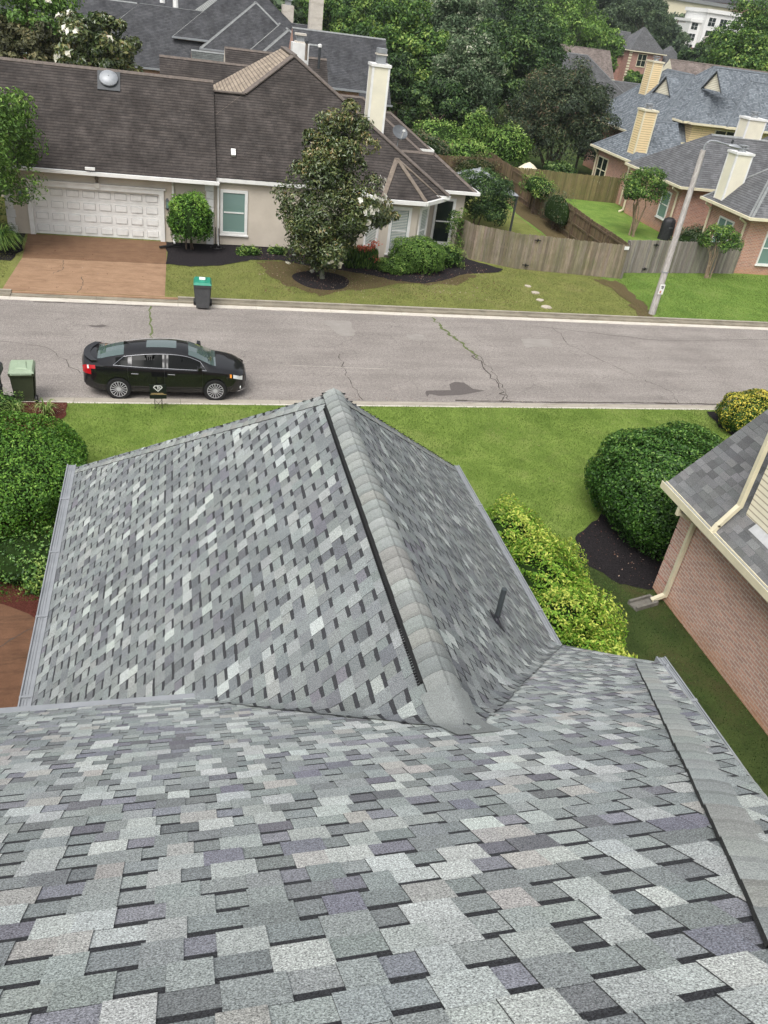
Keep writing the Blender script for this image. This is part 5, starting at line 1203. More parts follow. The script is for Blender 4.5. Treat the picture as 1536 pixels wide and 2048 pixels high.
for s in (-1, 1):
    patch('side_window', -1.02, -.12, (8, 9), 'tint_glass', .006, side=s)
    patch('side_window', .0, .98, (8, 9), 'tint_glass', .006, side=s)
    patch('pillar', -.13, .01, (8, 9), 'black_plastic', .007, side=s)
    patch('pillar', -1.09, -1.0, (8, 9), 'black_plastic', .007, side=s)
    patch('quarter_window', -1.46, -1.06, (8, 9), 'tint_glass', .006, side=s)
    # chrome trim round the glass
    lo = [Vector(r_[8 if s < 0 else N_-8]) for r_, x in zip(RG, xs) if -1.56 < x < 1.16]
    hi = [Vector(r_[10 if s < 0 else N_-10]) for r_, x in zip(RG, xs) if -1.56 < x < 1.16]
    o = Vector((0, s*.010, .004)); tr = MB().mat('chrome')
    tr.path([p+o for p in lo], .013, n=6); hi2 = [p+o for p in hi]; tr.path([lo[0]+o]+[hi2[5]]+hi2[6:-3]+[lo[-1]+o], .011, n=6); tr.build('window_trim', car)
    for hx in (-.92, .12):
        y = s*smooth_interp(hx, X, W)*.995; hb = MB().mat('car_paint'); hb.bar((hx-.11, y+s*.025, .845), (hx+.11, y+s*.025, .84), .03, .032, n=8); hb.mat('chrome').bar((hx-.10, y+s*.04, .848), (hx+.10, y+s*.04, .843), .010, n=6); hb.build('door_handle', car)
    mm = MB().mat('car_paint'); mm.prism([(.86, s*.88, 1.0), (1.0, s*.88, 1.0), (1.02, s*1.08, 1.0), (.90, s*1.10, 1.0)][::s], [(.87, s*.88, 1.09), (.98, s*.88, 1.09), (.99, s*1.06, 1.12), (.89, s*1.09, 1.12)][::s]); mm.build('mirror', car)
# door seams
sm_ = MB().mat('black_plastic')
for s in (-1, 1):
    for dx in (-1.12, -.05, 1.02):
        pr = [Vector(r_) for r_ in RG[min(range(len(xs)), key=lambda i: abs(xs[i]-dx))][(2 if s < 0 else N_-8):(9 if s < 0 else N_-1)]]
        sm_.path([p+Vector((0, s*.002, 0)) for p in pr], .008, n=4)
sm_.build('seam', car)
# tail lamps, headlamps, grille, fog lights, spoiler, antenna
patch('tail_light', -2.45, -2.02, (6,), 'tail_red', .008, side=-1); patch('tail_light', -2.45, -1.92, (6,), 'tail_red', .008, side=1); patch('tail_light', -2.45, -2.16, (5,), 'tail_red', .008, side=-1)
tl = patch('tail_lamp_strip', -2.38, -2.22, (6,), 'lamp_clear', .014, side=-1); 
patch('headlight', 1.92, 2.29, (6,), 'lamp_clear', .008, side=-1); patch('headlight', 2.04, 2.29, (5,), 'lamp_clear', .008, side=-1); patch('headlight', 1.92, 2.24, (6,), 'lamp_clear', .008, side=1)
patch('indicator', 1.80, 1.93, (6,), 'amber', .009, side=-1); patch('indicator', 1.80, 1.93, (6,), 'amber', .009, side=1)
gl = MB().mat('dark_metal')
for k in range(5): gl.bar((2.33, -.42, .46+k*.05), (2.33, .42, .46+k*.05), .02, n=4)
gl.build('grille', car)
fg = MB().mat('lamp_clear'); fg.lathe([(.055, 0), (.05, .03)], (2.14, -.66, .36), 12, 'x'); fg.mat('chrome').bar((2.05, -.76, .26), (2.3, -.52, .26), .02, .03); fg.build('fog_light', car)
sp = MB().mat('car_paint'); ptsA = [(-2.36+.26*(abs(y)/.70)**2.2, y, 1.085) for y in np.linspace(-.70, .70, 11)]; ptsB = [(x+.16, y, 1.11) for x, y, z in ptsA]
for i in range(10): sp.prism([ptsA[i], ptsB[i], ptsB[i+1], ptsA[i+1]], [(ptsA[i][0]-.03, ptsA[i][1], 1.135), (ptsB[i][0], ptsB[i][1], 1.125), (ptsB[i+1][0], ptsB[i+1][1], 1.125), (ptsA[i+1][0]-.03, ptsA[i+1][1], 1.135)])
sp.build('spoiler', car, smooth=True)
fn = MB().mat('car_paint'); fn.prism([(-1.25, -.02, 1.37), (-1.08, -.02, 1.40), (-1.08, .02, 1.40), (-1.25, .02, 1.37)], [(-1.24, -.004, 1.46), (-1.2, -.004, 1.46), (-1.2, .004, 1.46), (-1.24, .004, 1.46)]); fn.build('antenna', car)
for wx in (-1.395, 1.395):
    for s in (-1, 1):
        y = s*.885
        ar = MB().mat('black_plastic'); ar.lathe([(.0, s*.921), (.362, s*.921)], (wx, 0, .345), 30, 'y'); ar.build('arch_shade', car)  # flat black disc painted as the shaded opening around the wheel
        ty = MB().mat('tyre_rubber'); ty.lathe([(.22, y-.09), (.325, y-.09), (.338, y-.07), (.338, y+.035*1), (.325, y+s*.055), (.245, y+s*.06), (.22, y+s*.05)] if s > 0 else [(.22, y+.09), (.325, y+.09), (.338, y+.07), (.338, y-.035), (.325, y-.055), (.245, y-.06), (.22, y-.05)], (wx, 0, .338), 36, 'y'); wo = ty.build('wheel', car, smooth=True)
        rm = MB().mat('alloy'); yo = y+s*.058
        rm.lathe([(.243, y+s*.03), (.243, yo), (.228, yo+s*.003), (.222, y+s*.03)], (wx, 0, .338), 36, 'y')
        for k in range(16):
            a = k*math.pi/8+.07; c_, s_ = math.cos(a), math.sin(a); rm.bar((wx+.05*c_, yo+s*.002, .338+.05*s_), (wx+.225*c_, yo-s*.004, .338+.225*s_), .012, .012, w2=.017)
        rm.lathe([(.06, y+s*.02), (.058, yo+s*.006), (.03, yo+s*.010)], (wx, 0, .338), 16, 'y')
        rm.mat('black_plastic').lathe([(.0, y+s*.036), (.222, y+s*.036)], (wx, 0, .338), 30, 'y'); rm.build('rim', wo)
# ================================================================ vegetation
def leafmat(name, stops, rough=.55, trans=.25, spec=.35):
    t = NT(name); a = t.attr('tint').outputs['Fac']
    c = t.ramp(a, stops); t.col(c).rough(rough, spec)
    tr = t.n('BsdfTranslucent'); t.l(c, tr.inputs[0]); mxs = t.n('MixShader'); mxs.inputs[0].default_value = trans
    out = t.t.nodes['Material Output']; t.l(t.b.outputs[0], mxs.inputs[1]); t.l(tr.outputs[0], mxs.inputs[2]); t.l(mxs.outputs[0], out.inputs[0]); MAT[name] = t.m
leafmat('lf_hedge', [(0, (.022, .07, .008)), (.5, (.07, .18, .018)), (.85, (.17, .33, .04)), (1, (.27, .43, .08))])
leafmat('lf_box', [(0, (.012, .04, .008)), (.5, (.04, .11, .016)), (.8, (.10, .22, .035)), (1, (.24, .38, .09))], .4, .2)
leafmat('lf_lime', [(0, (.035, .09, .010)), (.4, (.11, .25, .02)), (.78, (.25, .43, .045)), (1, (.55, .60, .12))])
leafmat('lf_magnolia', [(0, (.022, .04, .012)), (.5, (.07, .105, .03)), (.8, (.15, .17, .055)), (.96, (.24, .23, .09)), (1, (.22, .16, .06))], .3, .1, .6)
leafmat('lf_tree', [(0, (.016, .042, .010)), (.45, (.055, .13, .025)), (.75, (.16, .28, .05)), (1, (.32, .42, .10))])
leafmat('lf_dark', [(0, (.010, .026, .010)), (.5, (.035, .08, .022)), (.8, (.09, .17, .04)), (1, (.19, .27, .08))])
leafmat('lf_bright', [(0, (.04, .09, .015)), (.5, (.10, .20, .035)), (.85, (.20, .34, .06)), (1, (.33, .44, .12))])
leafmat('lf_purple', [(0, (.02, .03, .02)), (.5, (.058, .088, .048)), (.8, (.11, .15, .065)), (.93, (.17, .13, .075)), (1, (.20, .16, .09))])
leafmat('lf_pale', [(0, (.03, .06, .025)), (.5, (.09, .15, .07)), (.85, (.22, .28, .15)), (1, (.45, .46, .36))])
leafmat('lf_far', [(0, (.035, .06, .035)), (.5, (.075, .12, .06)), (.9, (.14, .20, .09)), (1, (.18, .24, .12))])  # paler, flatter greens: distance haze put into the leaf colour
leafmat('lf_olive', [(0, (.03, .035, .015)), (.5, (.075, .08, .035)), (.85, (.14, .14, .055)), (1, (.22, .19, .09))])
leafmat('lf_yellow', [(0, (.02, .06, .008)), (.55, (.07, .15, .02)), (.62, (.50, .46, .05)), (1, (.75, .62, .12))])
leafmat('lf_blade', [(0, (.05, .10, .02)), (.5, (.13, .22, .04)), (1, (.42, .50, .18))])
leafmat('lf_grass', [(0, (.085, .13, .025)), (.5, (.145, .23, .045)), (.85, (.22, .31, .075)), (1, (.36, .38, .17))], .7, .3, .2)
leafmat('lf_drygrass', [(0, (.09, .10, .03)), (.5, (.145, .155, .048)), (.85, (.20, .20, .08)), (1, (.32, .27, .14))], .7, .2, .2)
leafmat('lf_flower', [(0, (.75, .72, .60)), (1, (.85, .84, .78))])
leafmat('lf_red', [(0, (.45, .07, .04)), (.6, (.70, .20, .12)), (1, (.85, .42, .25))])
leafmat('chips', [(0, (.05, .02, .015)), (.6, (.16, .07, .045)), (1, (.5, .42, .33))], .9, 0)
MAT['bark'] = mk('bark', (.16, .12, .09), (.08, .06, .045), 9, .95, bump=.5)
MAT['pale_bark'] = mk('pale_bark', (.36, .27, .19), (.22, .16, .11), 9, .9, bump=.3)
MAT['grey_bark'] = mk('grey_bark', (.22, .22, .18), (.12, .13, .10), 9, .95, bump=.3)
def unit(v): return v/np.maximum(np.linalg.norm(v, axis=1, keepdims=True), 1e-9)
def leafmesh(name, P, Nn, size, mat, parent=None, tint=None, aspect=.5, seed=1, fold=True, axis=None, core=None):
    """many small leaves: P centres, Nn facing; each leaf is a folded rhombus"""
    r = np.random.RandomState(seed); n = len(P); Nn = unit(Nn)
    t1 = axis if axis is not None else r.randn(n, 3); t1 = unit(t1-(t1*Nn).sum(1)[:, None]*Nn); t2 = np.cross(Nn, t1)
    s = (size*(r.uniform(.6, 1.25, n)))[:, None]; a = s*aspect
    V = np.empty((n, 4, 3)); up = Nn*s*.18*(1 if fold else 0)
    V[:, 0] = P-t1*s*.5; V[:, 1] = P+t2*a*.5+up; V[:, 2] = P+t1*s*.5; V[:, 3] = P-t2*a*.5+up
    F = np.arange(n*4, dtype=np.int32); vv = V.reshape(-1, 3); nf = n
    if tint is None: tint = r.beta(2, 2.4, n)
    me = bpy.data.meshes.new(name)
    if fold:
        tri = np.empty((n, 2, 3), np.int32); b = np.arange(n)*4; tri[:, 0] = np.stack([b, b+1, b+2], 1); tri[:, 1] = np.stack([b, b+2, b+3], 1)
        loops = tri.ravel(); nf = 2*n; ln = 3; tint = np.repeat(tint, 2)
    else: loops = F; ln = 4
    me.vertices.add(len(vv)); me.vertices.foreach_set('co', vv.astype('f').ravel())
    me.loops.add(len(loops)); me.loops.foreach_set('vertex_index', loops)
    me.polygons.add(nf); me.polygons.foreach_set('loop_start', np.arange(nf, dtype=np.int32)*ln)
    me.update(calc_edges=True)
    at = me.attributes.new('tint', 'FLOAT', 'FACE'); at.data.foreach_set('value', np.clip(tint, 0, 1).astype('f'))
    me.materials.append(MAT[mat]); o = bpy.data.objects.new(name, me); return link(o, parent)
def blobcloud(c, rad, nb, per, br, seed, flat=.0, shell=(.55, .95), up=.35, bottom=-.75):
    """leaf positions on many overlapping clumps set inside an ellipsoid; gaps between clumps stay open"""
    r = np.random.RandomState(seed); rad = np.array(rad, float)
    d = unit(r.randn(nb*3, 3)); d = d[d[:, 2] > bottom][:nb]; nb = len(d)
    k = r.uniform(shell[0], shell[1], (nb, 1)); cen = d*k*rad
    bs = rad.mean()*br*r.uniform(.6, 1.35, nb)
    ids = np.repeat(np.arange(nb), per); u = unit(r.randn(len(ids), 3)+np.array([0, 0, up])+d[ids]*.5)
    P = cen[ids]+u*(bs[ids]*r.uniform(.55, 1.05, len(ids)))[:, None]*np.array([1, 1, .8])
    Nn = u+r.randn(len(ids), 3)*.55+np.array([0, 0, .3])
    bt = r.uniform(-.22, .22, nb)[ids]+np.clip(u[:, 2], -1, 1)*.10
    return P+np.array(c), Nn, bt, cen+np.array(c)
def limbs(root, base, cen, r0, m, seed, n=6, name='trunk', multi=1, spread=.2, zb=None):
    r = random.Random(seed); b = MB().mat(m)
    for k in range(multi):
        bx, by = (base[0]+r.uniform(-spread, spread), base[1]+r.uniform(-spread, spread)) if multi > 1 else (base[0], base[1])
        zt = zb if zb else (min(c[2] for c in cen)*.5+sum(c[2] for c in cen)/len(cen)*.5)
        tx, ty = (base[0]+r.uniform(-spread*2.5, spread*2.5), base[1]+r.uniform(-spread*2.5, spread*2.5)) if multi > 1 else (base[0]+r.uniform(-.1, .1), base[1])
        mid = ((bx+tx)/2+r.uniform(-.1, .1), (by+ty)/2, (base[2]+zt)/2)
        b.bar((bx, by, base[2]), mid, r0*2, n=8, w2=r0*1.5); b.bar(mid, (tx, ty, zt), r0*1.5, n=8, w2=r0*1.05)
        for j in range(max(1, n//multi)):
            c = cen[r.randrange(len(cen))]; b.bar((tx, ty, zt-.02), (tx+(c[0]-tx)*.5+r.uniform(-.1, .1), ty+(c[1]-ty)*.5, zt+(c[2]-zt)*.6), r0*.8, n=6, w2=r0*.5); b.bar((tx+(c[0]-tx)*.5, ty+(c[1]-ty)*.5, zt+(c[2]-zt)*.6), tuple(c), r0*.4, n=5, w2=r0*.12)
    return b.build(name, root)
def tree(name, label, cat, x, y, zc, rad, leaf, size, nb, per, seed, bark='bark', group=None, z0=.05, tr=.2, br=.33, multi=1, spread=.2, flowers=0, shell=(.5, .95), base=None, up=.35, bottom=-.75, aspect=.5, zb=None, crownname='crown'):
    root = thing(name, label, cat, (x, y, z0), 0, group)
    P, Nn, bt, cen = blobcloud((0, 0, zc-z0), rad, nb, per, br, seed, shell=shell, up=up, bottom=bottom); r = np.random.RandomState(seed+5)
    keep = P[:, 2] > .15; P, Nn, bt = P[keep], Nn[keep], bt[keep]
    leafmesh(crownname, P, Nn, size, leaf, root, tint=r.beta(2, 2.3, len(P))+bt, seed=seed, aspect=aspect)
    bs = base or (0, 0); limbs(root, (bs[0], bs[1], -.1), [tuple(c) for c in cen], tr, bark, seed, multi=multi, spread=spread, zb=zb)
    if flowers:
        rn = np.linalg.norm((P-np.array([0, 0, zc-z0]))/np.array(rad), axis=1); out = np.argsort(-rn)[:max(flowers*25, 600)]; out = out[P[out, 1] < rad[1]*.4]; idx = out[np.random.RandomState(seed+9).choice(len(out), flowers)]; fp = P[idx]+unit(P[idx]-np.array([0, 0, zc-z0]))*.10; fp = np.repeat(fp, 5, 0)+np.random.RandomState(3).randn(flowers*5, 3)*size*.22
        leafmesh('blossom', fp, fp-np.array([0, 0, zc-z0]), size*1.25, 'lf_flower', root, seed=seed+2, aspect=.8)
    return root
def hedge(name, label, cat, c, rad, leaf, size, n, seed, power=2.6, lump=.06, tintup=.25, core='hedge_core', z0=.1, group=None, layers=.12, aspect=.55, rz=0, yvar=0):
    """a clipped or mounded shrub: leaves all over a lumpy rounded surface, a dark core painted as the shade inside"""
    root = thing(name, label, cat, (c[0], c[1], z0), rz, group); r = np.random.RandomState(seed)
    d = unit(r.randn(n, 3)); d = d[d[:, 2] > -.55]; n = len(d)
    k = 1/((np.abs(d)**power).sum(1)**(1/power)); P = d*k[:, None]
    lum = 1+lump*(np.sin(P[:, 0]*7+seed)+np.sin(P[:, 1]*6+2*seed)+np.sin(P[:, 2]*8+P[:, 0]*5))/1.6+lump*.7*np.sin(P[:, 0]*17+P[:, 1]*13)
    P = P*lum[:, None]*(1-layers*r.beta(1, 2.5, n))[:, None]*np.array(rad); Nn = unit(d/np.array(rad))+r.randn(n, 3)*.5
    P[:, 2] += c[2]-z0; keep = P[:, 2] > .02; P, Nn, d2, lum2 = P[keep], Nn[keep], d[keep], lum[keep]
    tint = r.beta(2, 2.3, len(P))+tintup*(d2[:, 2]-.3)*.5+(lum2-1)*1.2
    leafmesh('foliage', P, Nn, size, leaf, root, tint=tint, seed=seed, aspect=aspect)
    b = MB().mat(core); rr = [[(math.cos(a)*math.cos(e)*rad[0]*.84, math.sin(a)*math.cos(e)*rad[1]*.84, max(-.0, c[2]-z0+math.sin(e)*rad[2]*.86)) for a in [i*math.pi/10 for i in range(20)]] for e in [(-.4+j*.245)*1.0 for j in range(8)]]  # dark shell added inside, stands in for shade between the leaves
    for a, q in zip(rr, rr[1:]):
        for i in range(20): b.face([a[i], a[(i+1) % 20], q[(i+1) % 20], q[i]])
    b.face(rr[-1]); b.build('shade_core', root)
    st = MB().mat('bark'); rs = random.Random(seed)
    for k in range(5): st.bar((rs.uniform(-.2, .2)*rad[0], rs.uniform(-.2, .2)*rad[1], -.08), (rs.uniform(-.5, .5)*rad[0], rs.uniform(-.5, .5)*rad[1], (c[2]-z0)), .05, n=6)
    st.build('stem', root); return root
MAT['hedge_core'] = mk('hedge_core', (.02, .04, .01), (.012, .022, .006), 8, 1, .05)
# ---- near shrubs
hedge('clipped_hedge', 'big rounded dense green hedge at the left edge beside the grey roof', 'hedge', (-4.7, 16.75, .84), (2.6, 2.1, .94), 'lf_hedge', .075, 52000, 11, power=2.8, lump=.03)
hedge('round_shrub', 'large dark round shrub with bright tips by the brick house corner', 'shrub', (12.3, 14.95, 1.2), (2.15, 2.2, 1.5), 'lf_box', .085, 60000, 12, power=2.1, lump=.05, layers=.2)
def limebush(label, c, rad, seed, n=14000, leaf='lf_lime'):
    return hedge('lime_shrub', label, 'shrub', c, rad, leaf, .08, int(n*1.7), seed, power=2.0, lump=.15, layers=.22, tintup=.6, aspect=.42, group='lime green shrubs along the side of the wing')
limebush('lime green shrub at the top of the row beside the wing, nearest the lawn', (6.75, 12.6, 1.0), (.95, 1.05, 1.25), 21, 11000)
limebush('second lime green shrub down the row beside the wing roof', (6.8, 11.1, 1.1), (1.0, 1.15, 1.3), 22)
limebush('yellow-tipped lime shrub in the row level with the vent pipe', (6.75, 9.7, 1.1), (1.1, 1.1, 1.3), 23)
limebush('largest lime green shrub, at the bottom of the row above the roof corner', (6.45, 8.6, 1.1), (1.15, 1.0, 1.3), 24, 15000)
hedge('ground_shrub', 'loose dark green low shrub between the big hedge and the red mulch', 'shrub', (-3.1, 14.2, .32), (1.15, .8, .45), 'lf_box', .07, 6000, 25, lump=.2, layers=.4)
hedge('variegated_shrub', 'green and yellow variegated shrub in black mulch by the near kerb', 'shrub', (18.75, 20.3, .7), (1.25, 1.0, .75), 'lf_yellow', .075, 17000, 26, lump=.06, tintup=.5)
def spider(label, x, y, rad, seed, leaf='lf_blade', z=.12, n=60, name='spider_plant', cat='plant', hgt=.5, w_=.02, group=None):
    root = thing(name, label, cat, (x, y, z), 0, group); r = random.Random(seed); P = []; b = MB().mat(leaf); tn = []
    for k in range(n):
        a = r.uniform(0, 6.28); L = rad*r.uniform(.6, 1.1); hh = hgt*r.uniform(.5, 1.1); pr = None; dx, dy = math.cos(a), math.sin(a); tv = r.random()
        for i in range(5):
            t_ = i/4; q = Vector((dx*L*t_, dy*L*t_, hh*math.sin(t_*2.5)*.9)); ww = w_*(1-t_*.9)
            if pr is not None:
                o = Vector((-dy, dx, 0)); b.face([pr[0]-o*pr[1], pr[0]+o*pr[1], q+o*ww, q-o*ww]); tn.append(tv)
            pr = (q, ww)
    o = b.build('leaf', root); at = o.data.attributes.new('tint', 'FLOAT', 'FACE'); at.data.foreach_set('value', tn); return root
spider('pale striped spider plant in red mulch, the one nearest the lawn', -3.6, 21.1, .42, 31, group='spider plants in the red mulch')
spider('pale striped spider plant in red mulch just below the olive bin', -4.35, 20.95, .40, 32, group='spider plants in the red mulch')
spider('pale striped spider plant at the very edge beside the mailbox', -4.95, 20.9, .38, 33, group='spider plants in the red mulch')
hedge('ground_shrub', 'small dark bush at the foot of the black mailbox', 'shrub', (-4.75, 21.45, .3), (.42, .35, .28), 'lf_box', .05, 2200, 34, lump=.2, layers=.4)
# ---- far side of the street
magn = tree('magnolia_tree', 'olive magnolia with white blossoms standing in a black mulch ring before the stucco house', 'tree', 6.25, 34.5, 3.05, (2.15, 1.9, 2.6), 'lf_magnolia', .17, 95, 210, 41, bark='grey_bark', tr=.13, br=.28, flowers=26, bottom=-1, aspect=.45, zb=1.0, shell=(.35, .95))
P_, N_2, bt_, cc_ = blobcloud((.5, .1, 5.7), (1.15, 1.0, 1.5), 40, 150, .36, 43); leafmesh('top_crown', P_, N_2, .17, 'lf_magnolia', magn, tint=nrg.beta(2, 2.3, len(P_))+bt_+.06, seed=5, aspect=.45)
P_, N_2, bt_, cc_ = blobcloud((-.55, .1, 5.0), (1.1, 1.0, 1.0), 24, 150, .36, 44); leafmesh('top_crown', P_, N_2, .17, 'lf_magnolia', magn, tint=nrg.beta(2, 2.3, len(P_))+bt_+.05, seed=6, aspect=.45)
P_, N_2, bt_, cc_ = blobcloud((2.15, .2, 3.0), (.95, .8, .65), 14, 130, .4, 42); leafmesh('side_crown', P_, N_2, .17, 'lf_magnolia', magn, tint=nrg.beta(2, 2.3, len(P_))+bt_, seed=4, aspect=.45)
hedge('upright_shrub', 'bright green upright shrub at the right corner of the garage door', 'shrub', (.62, 37.75, 1.35), (1.05, .95, 1.25), 'lf_hedge', .10, 9000, 43, power=2.0, lump=.12, layers=.3, tintup=.5)
hedge('azalea_shrub', 'wide yellowish-green mounded shrub in front of the bay window', 'shrub', (11.1, 36.6, .72), (1.3, 1.0, .85), 'lf_bright', .085, 12000, 44, lump=.07, layers=.2)
hedge('azalea_shrub', 'low green shrub spreading left of the bay window mound', 'shrub', (9.95, 36.1, .35), (.8, .6, .38), 'lf_bright', .085, 4500, 45, lump=.12, layers=.3)
hedge('ground_shrub', 'loose leafy green shrub right of the bay window mound', 'shrub', (12.95, 37.6, .5), (.7, .7, .6), 'lf_tree', .10, 2500, 46, lump=.2, layers=.45)
tree('climbing_rose', 'thin leafy climber on the stucco corner beside the board fence', 'shrub', 13.9, 39.6, 1.4, (.42, .35, 1.25), 'lf_tree', .10, 26, 50, 47, tr=.02, br=.4, multi=3, spread=.12)
lil = thing('red_lilies', 'clump of red-orange lilies on dark green stems below the bay window', 'flowers', (8.35, 36.6, .1)); r = np.random.RandomState(5)
Pp = r.uniform([-.75, -.45, .05], [.75, .45, .85], (2600, 3)); leafmesh('stem', Pp, r.randn(2600, 3)*np.array([1, 1, .1]), .26, 'lf_tree', lil, axis=np.tile([0, 0, 1.], (2600, 1))+r.randn(2600, 3)*.2, aspect=.14, seed=6)
fc = np.array([(-.62, -.05, 1.1), (-.1, -.1, .95), (.2, -.15, .90), (.5, .0, 1.0), (.62, .1, 1.1), (.65, -.35, .55), (.0, -.2, .85), (.35, -.1, .85)]); Pf = np.repeat(fc, 60, 0)+r.randn(480, 3)*np.array([.10, .10, .07]); leafmesh('blossom', Pf, r.randn(480, 3)+np.array([0, 0, 1]), .11, 'lf_red', lil, seed=7, aspect=.5)
for i, (x, y, s, lb) in enumerate(((3.35, 37.6, .40, 'small green plant in black mulch under the white window'), (2.9, 37.4, .22, 'tiny green plant left of the plant under the white window'), (4.6, 37.9, .38, 'leafy green plant in the mulch left of the magnolia'))):
    hedge('ground_shrub', lb, 'plant', (x, y, .22), (s, s*.8, .24), 'lf_tree', .11, 500, 50+i, lump=.2, layers=.5, group=None)
ft = tree('street_tree', 'light green tree reaching in from the left edge in front of the garage', 'tree', -8.1, 36.6, 4.1, (2.6, 2.3, 2.9), 'lf_bright', .20, 90, 170, 61, tr=.13, br=.30, aspect=.35, zb=1.9, up=.1)
spider('dark green arching fern-like bush at the left edge beside the orange driveway', -7.2, 35.9, 1.15, 62, leaf='lf_tree', n=420, hgt=1.1, w_=.035, name='arching_shrub', cat='shrub', z=.1)
hedge('ground_shrub', 'dark shrub at the left wall of the garage under the street tree', 'shrub', (-8.4, 38.0, .9), (1.0, .9, .9), 'lf_dark', .12, 3500, 63, lump=.2, layers=.4)
tree('small_tree', 'fine-leaved bushy tree behind the fence, before the pale gazebo roof', 'tree', 15.9, 42.3, 2.4, (1.75, 1.5, 1.45), 'lf_dark', .12, 70, 190, 64, tr=.05, br=.32, multi=3, spread=.1)
tree('crepe_myrtle', 'crepe myrtle with bare pinkish multi trunk in the green back yard by the black grill', 'tree', 27.85, 46.3, 3.05, (1.55, 1.4, .95), 'lf_tree', .13, 55, 130, 65, bark='pale_bark', tr=.07, br=.34, multi=6, spread=.2, zb=1.9)
tree('crepe_myrtle', 'small crepe myrtle with many pale stems before the silver fence', 'tree', 28.1, 38.0, 2.2, (1.25, 1.0, .7), 'lf_tree', .12, 40, 90, 66, bark='pale_bark', tr=.035, br=.36, multi=8, spread=.16, zb=1.35)
hedge('ground_shrub', 'tangled brownish bush with pale flowers against the inner brick wall', 'shrub', (30.6, 43.4, .7), (1.5, .9, .85), 'lf_purple', .12, 5000, 67, lump=.2, layers=.5)
hedge('vine', 'thin reddish vine tangle on the inner side of the brown dividing fence', 'vine', (22.5, 46.5, 1.1), (.55, 1.8, 1.15), 'lf_purple', .11, 2600, 68, lump=.25, layers=.6)
hedge('vine', 'leafy vine over the top of the brown dividing fence near its far end', 'vine', (22.7, 50.3, 1.7), (.9, 1.7, .7), 'lf_tree', .12, 3000, 69, lump=.2, layers=.6)
hedge('vine', 'orange-green creeper hanging on the back fence beside the gazebo roof', 'vine', (21.2, 58.4, 1.0), (1.8, .5, .95), 'lf_olive', .14, 3500, 70, lump=.2, layers=.6)
# ---- yards behind
purple = tree('crepe_myrtle', 'large rounded dusky purple-green tree behind the olive-brown fence', 'tree', 30.4, 66, 4.3, (4.2, 3.9, 3.9), 'lf_purple', .24, 150, 260, 71, tr=.16, br=.26, multi=6, spread=.5, zb=2.2, aspect=.35)
for i, (x, y, zc, rx, lf, lb) in enumerate(((20.5, 66.5, 1.5, 2.3, 'lf_bright', 'bright green bush nearest the roof, left of the dark fence'), (21.6, 62.0, 1.2, 2.0, 'lf_bright', 'lime bush directly behind the brown back fence'), (25.6, 64.5, 1.7, 1.9, 'lf_bright', 'yellow-green bush right of the dark fence'), (24.4, 68.5, 1.9, 1.2, 'lf_bright', 'small lime bush at the top of the dark fence'),
        (17.8, 62, 1.3, 2.0, 'lf_purple', 'dull brownish bush touching the brown roof corner'), (36.5, 65.5, 1.6, 2.1, 'lf_tree', 'dark green bush before the brick wall right of the dusky tree'), (34.5, 59.5, 1.0, 1.4, 'lf_bright', 'light green leafy bush above the olive fence'), (28.5, 60.0, .9, 1.3, 'lf_dark', 'low dark bush behind the corner of the olive fence'))):
    hedge('ground_shrub', lb, 'bush', (x, y, zc), (rx, rx*.9, zc*1.0), lf, .2, 3600, 80+i, lump=.14, layers=.35, tintup=.5)
# pergola by the brick wall, boulders and clutter
pg = thing('pergola', 'dark slatted pergola against the brick wall behind the dusky tree', 'pergola', (36.2, 66, 0)); b = MB().mat('cap_brown')
for k in range(10): b.bar((-2.2, -3.4+k*.72, 2.5), (1.8, -3.4+k*.72, 2.5), .07, .14)
b.build('slat', pg)
for x, y in ((-2, -3.2), (-2, 3)): MB().mat('cap_brown').box((x-.07, y-.07, 0), (x+.07, y+.07, 2.42)).build('post', pg)
bo_ = thing('garden_umbrella', 'folded cream garden umbrella lying over the fence corner below the dusky tree', 'umbrella', (25.3, 58.6, 1.0)); b = MB().mat('cream_paint'); b.lathe([(.02, .9), (.35, .75), (.75, .45), (.7, .42), (.04, .6)], (0, 0, 0), 9); b.build('canopy', bo_); MB().mat('dark_metal').bar((0, 0, -1), (0, 0, .9), .05, n=6).build('pole', bo_)
for i, (x, y, s_, lf, lb) in enumerate(((-4.2, 14.6, .6, 'lf_dark', 'dark leafy ground plant at the left edge under the big hedge'), (-2.75, 13.55, .42, 'lf_tree', 'bright little ground plant at the edge of the red mulch beside the gutter'))):
    hedge('ground_shrub', lb, 'plant', (x, y, .25), (s_, s_*.8, .3), lf, .08, 1800, 90+i, lump=.2, layers=.5)
# sprigs and long shoots standing out of the lime shrubs
tw = [( 6.75, 12.6), (6.8, 11.1), (6.75, 9.7), (6.45, 8.6)]
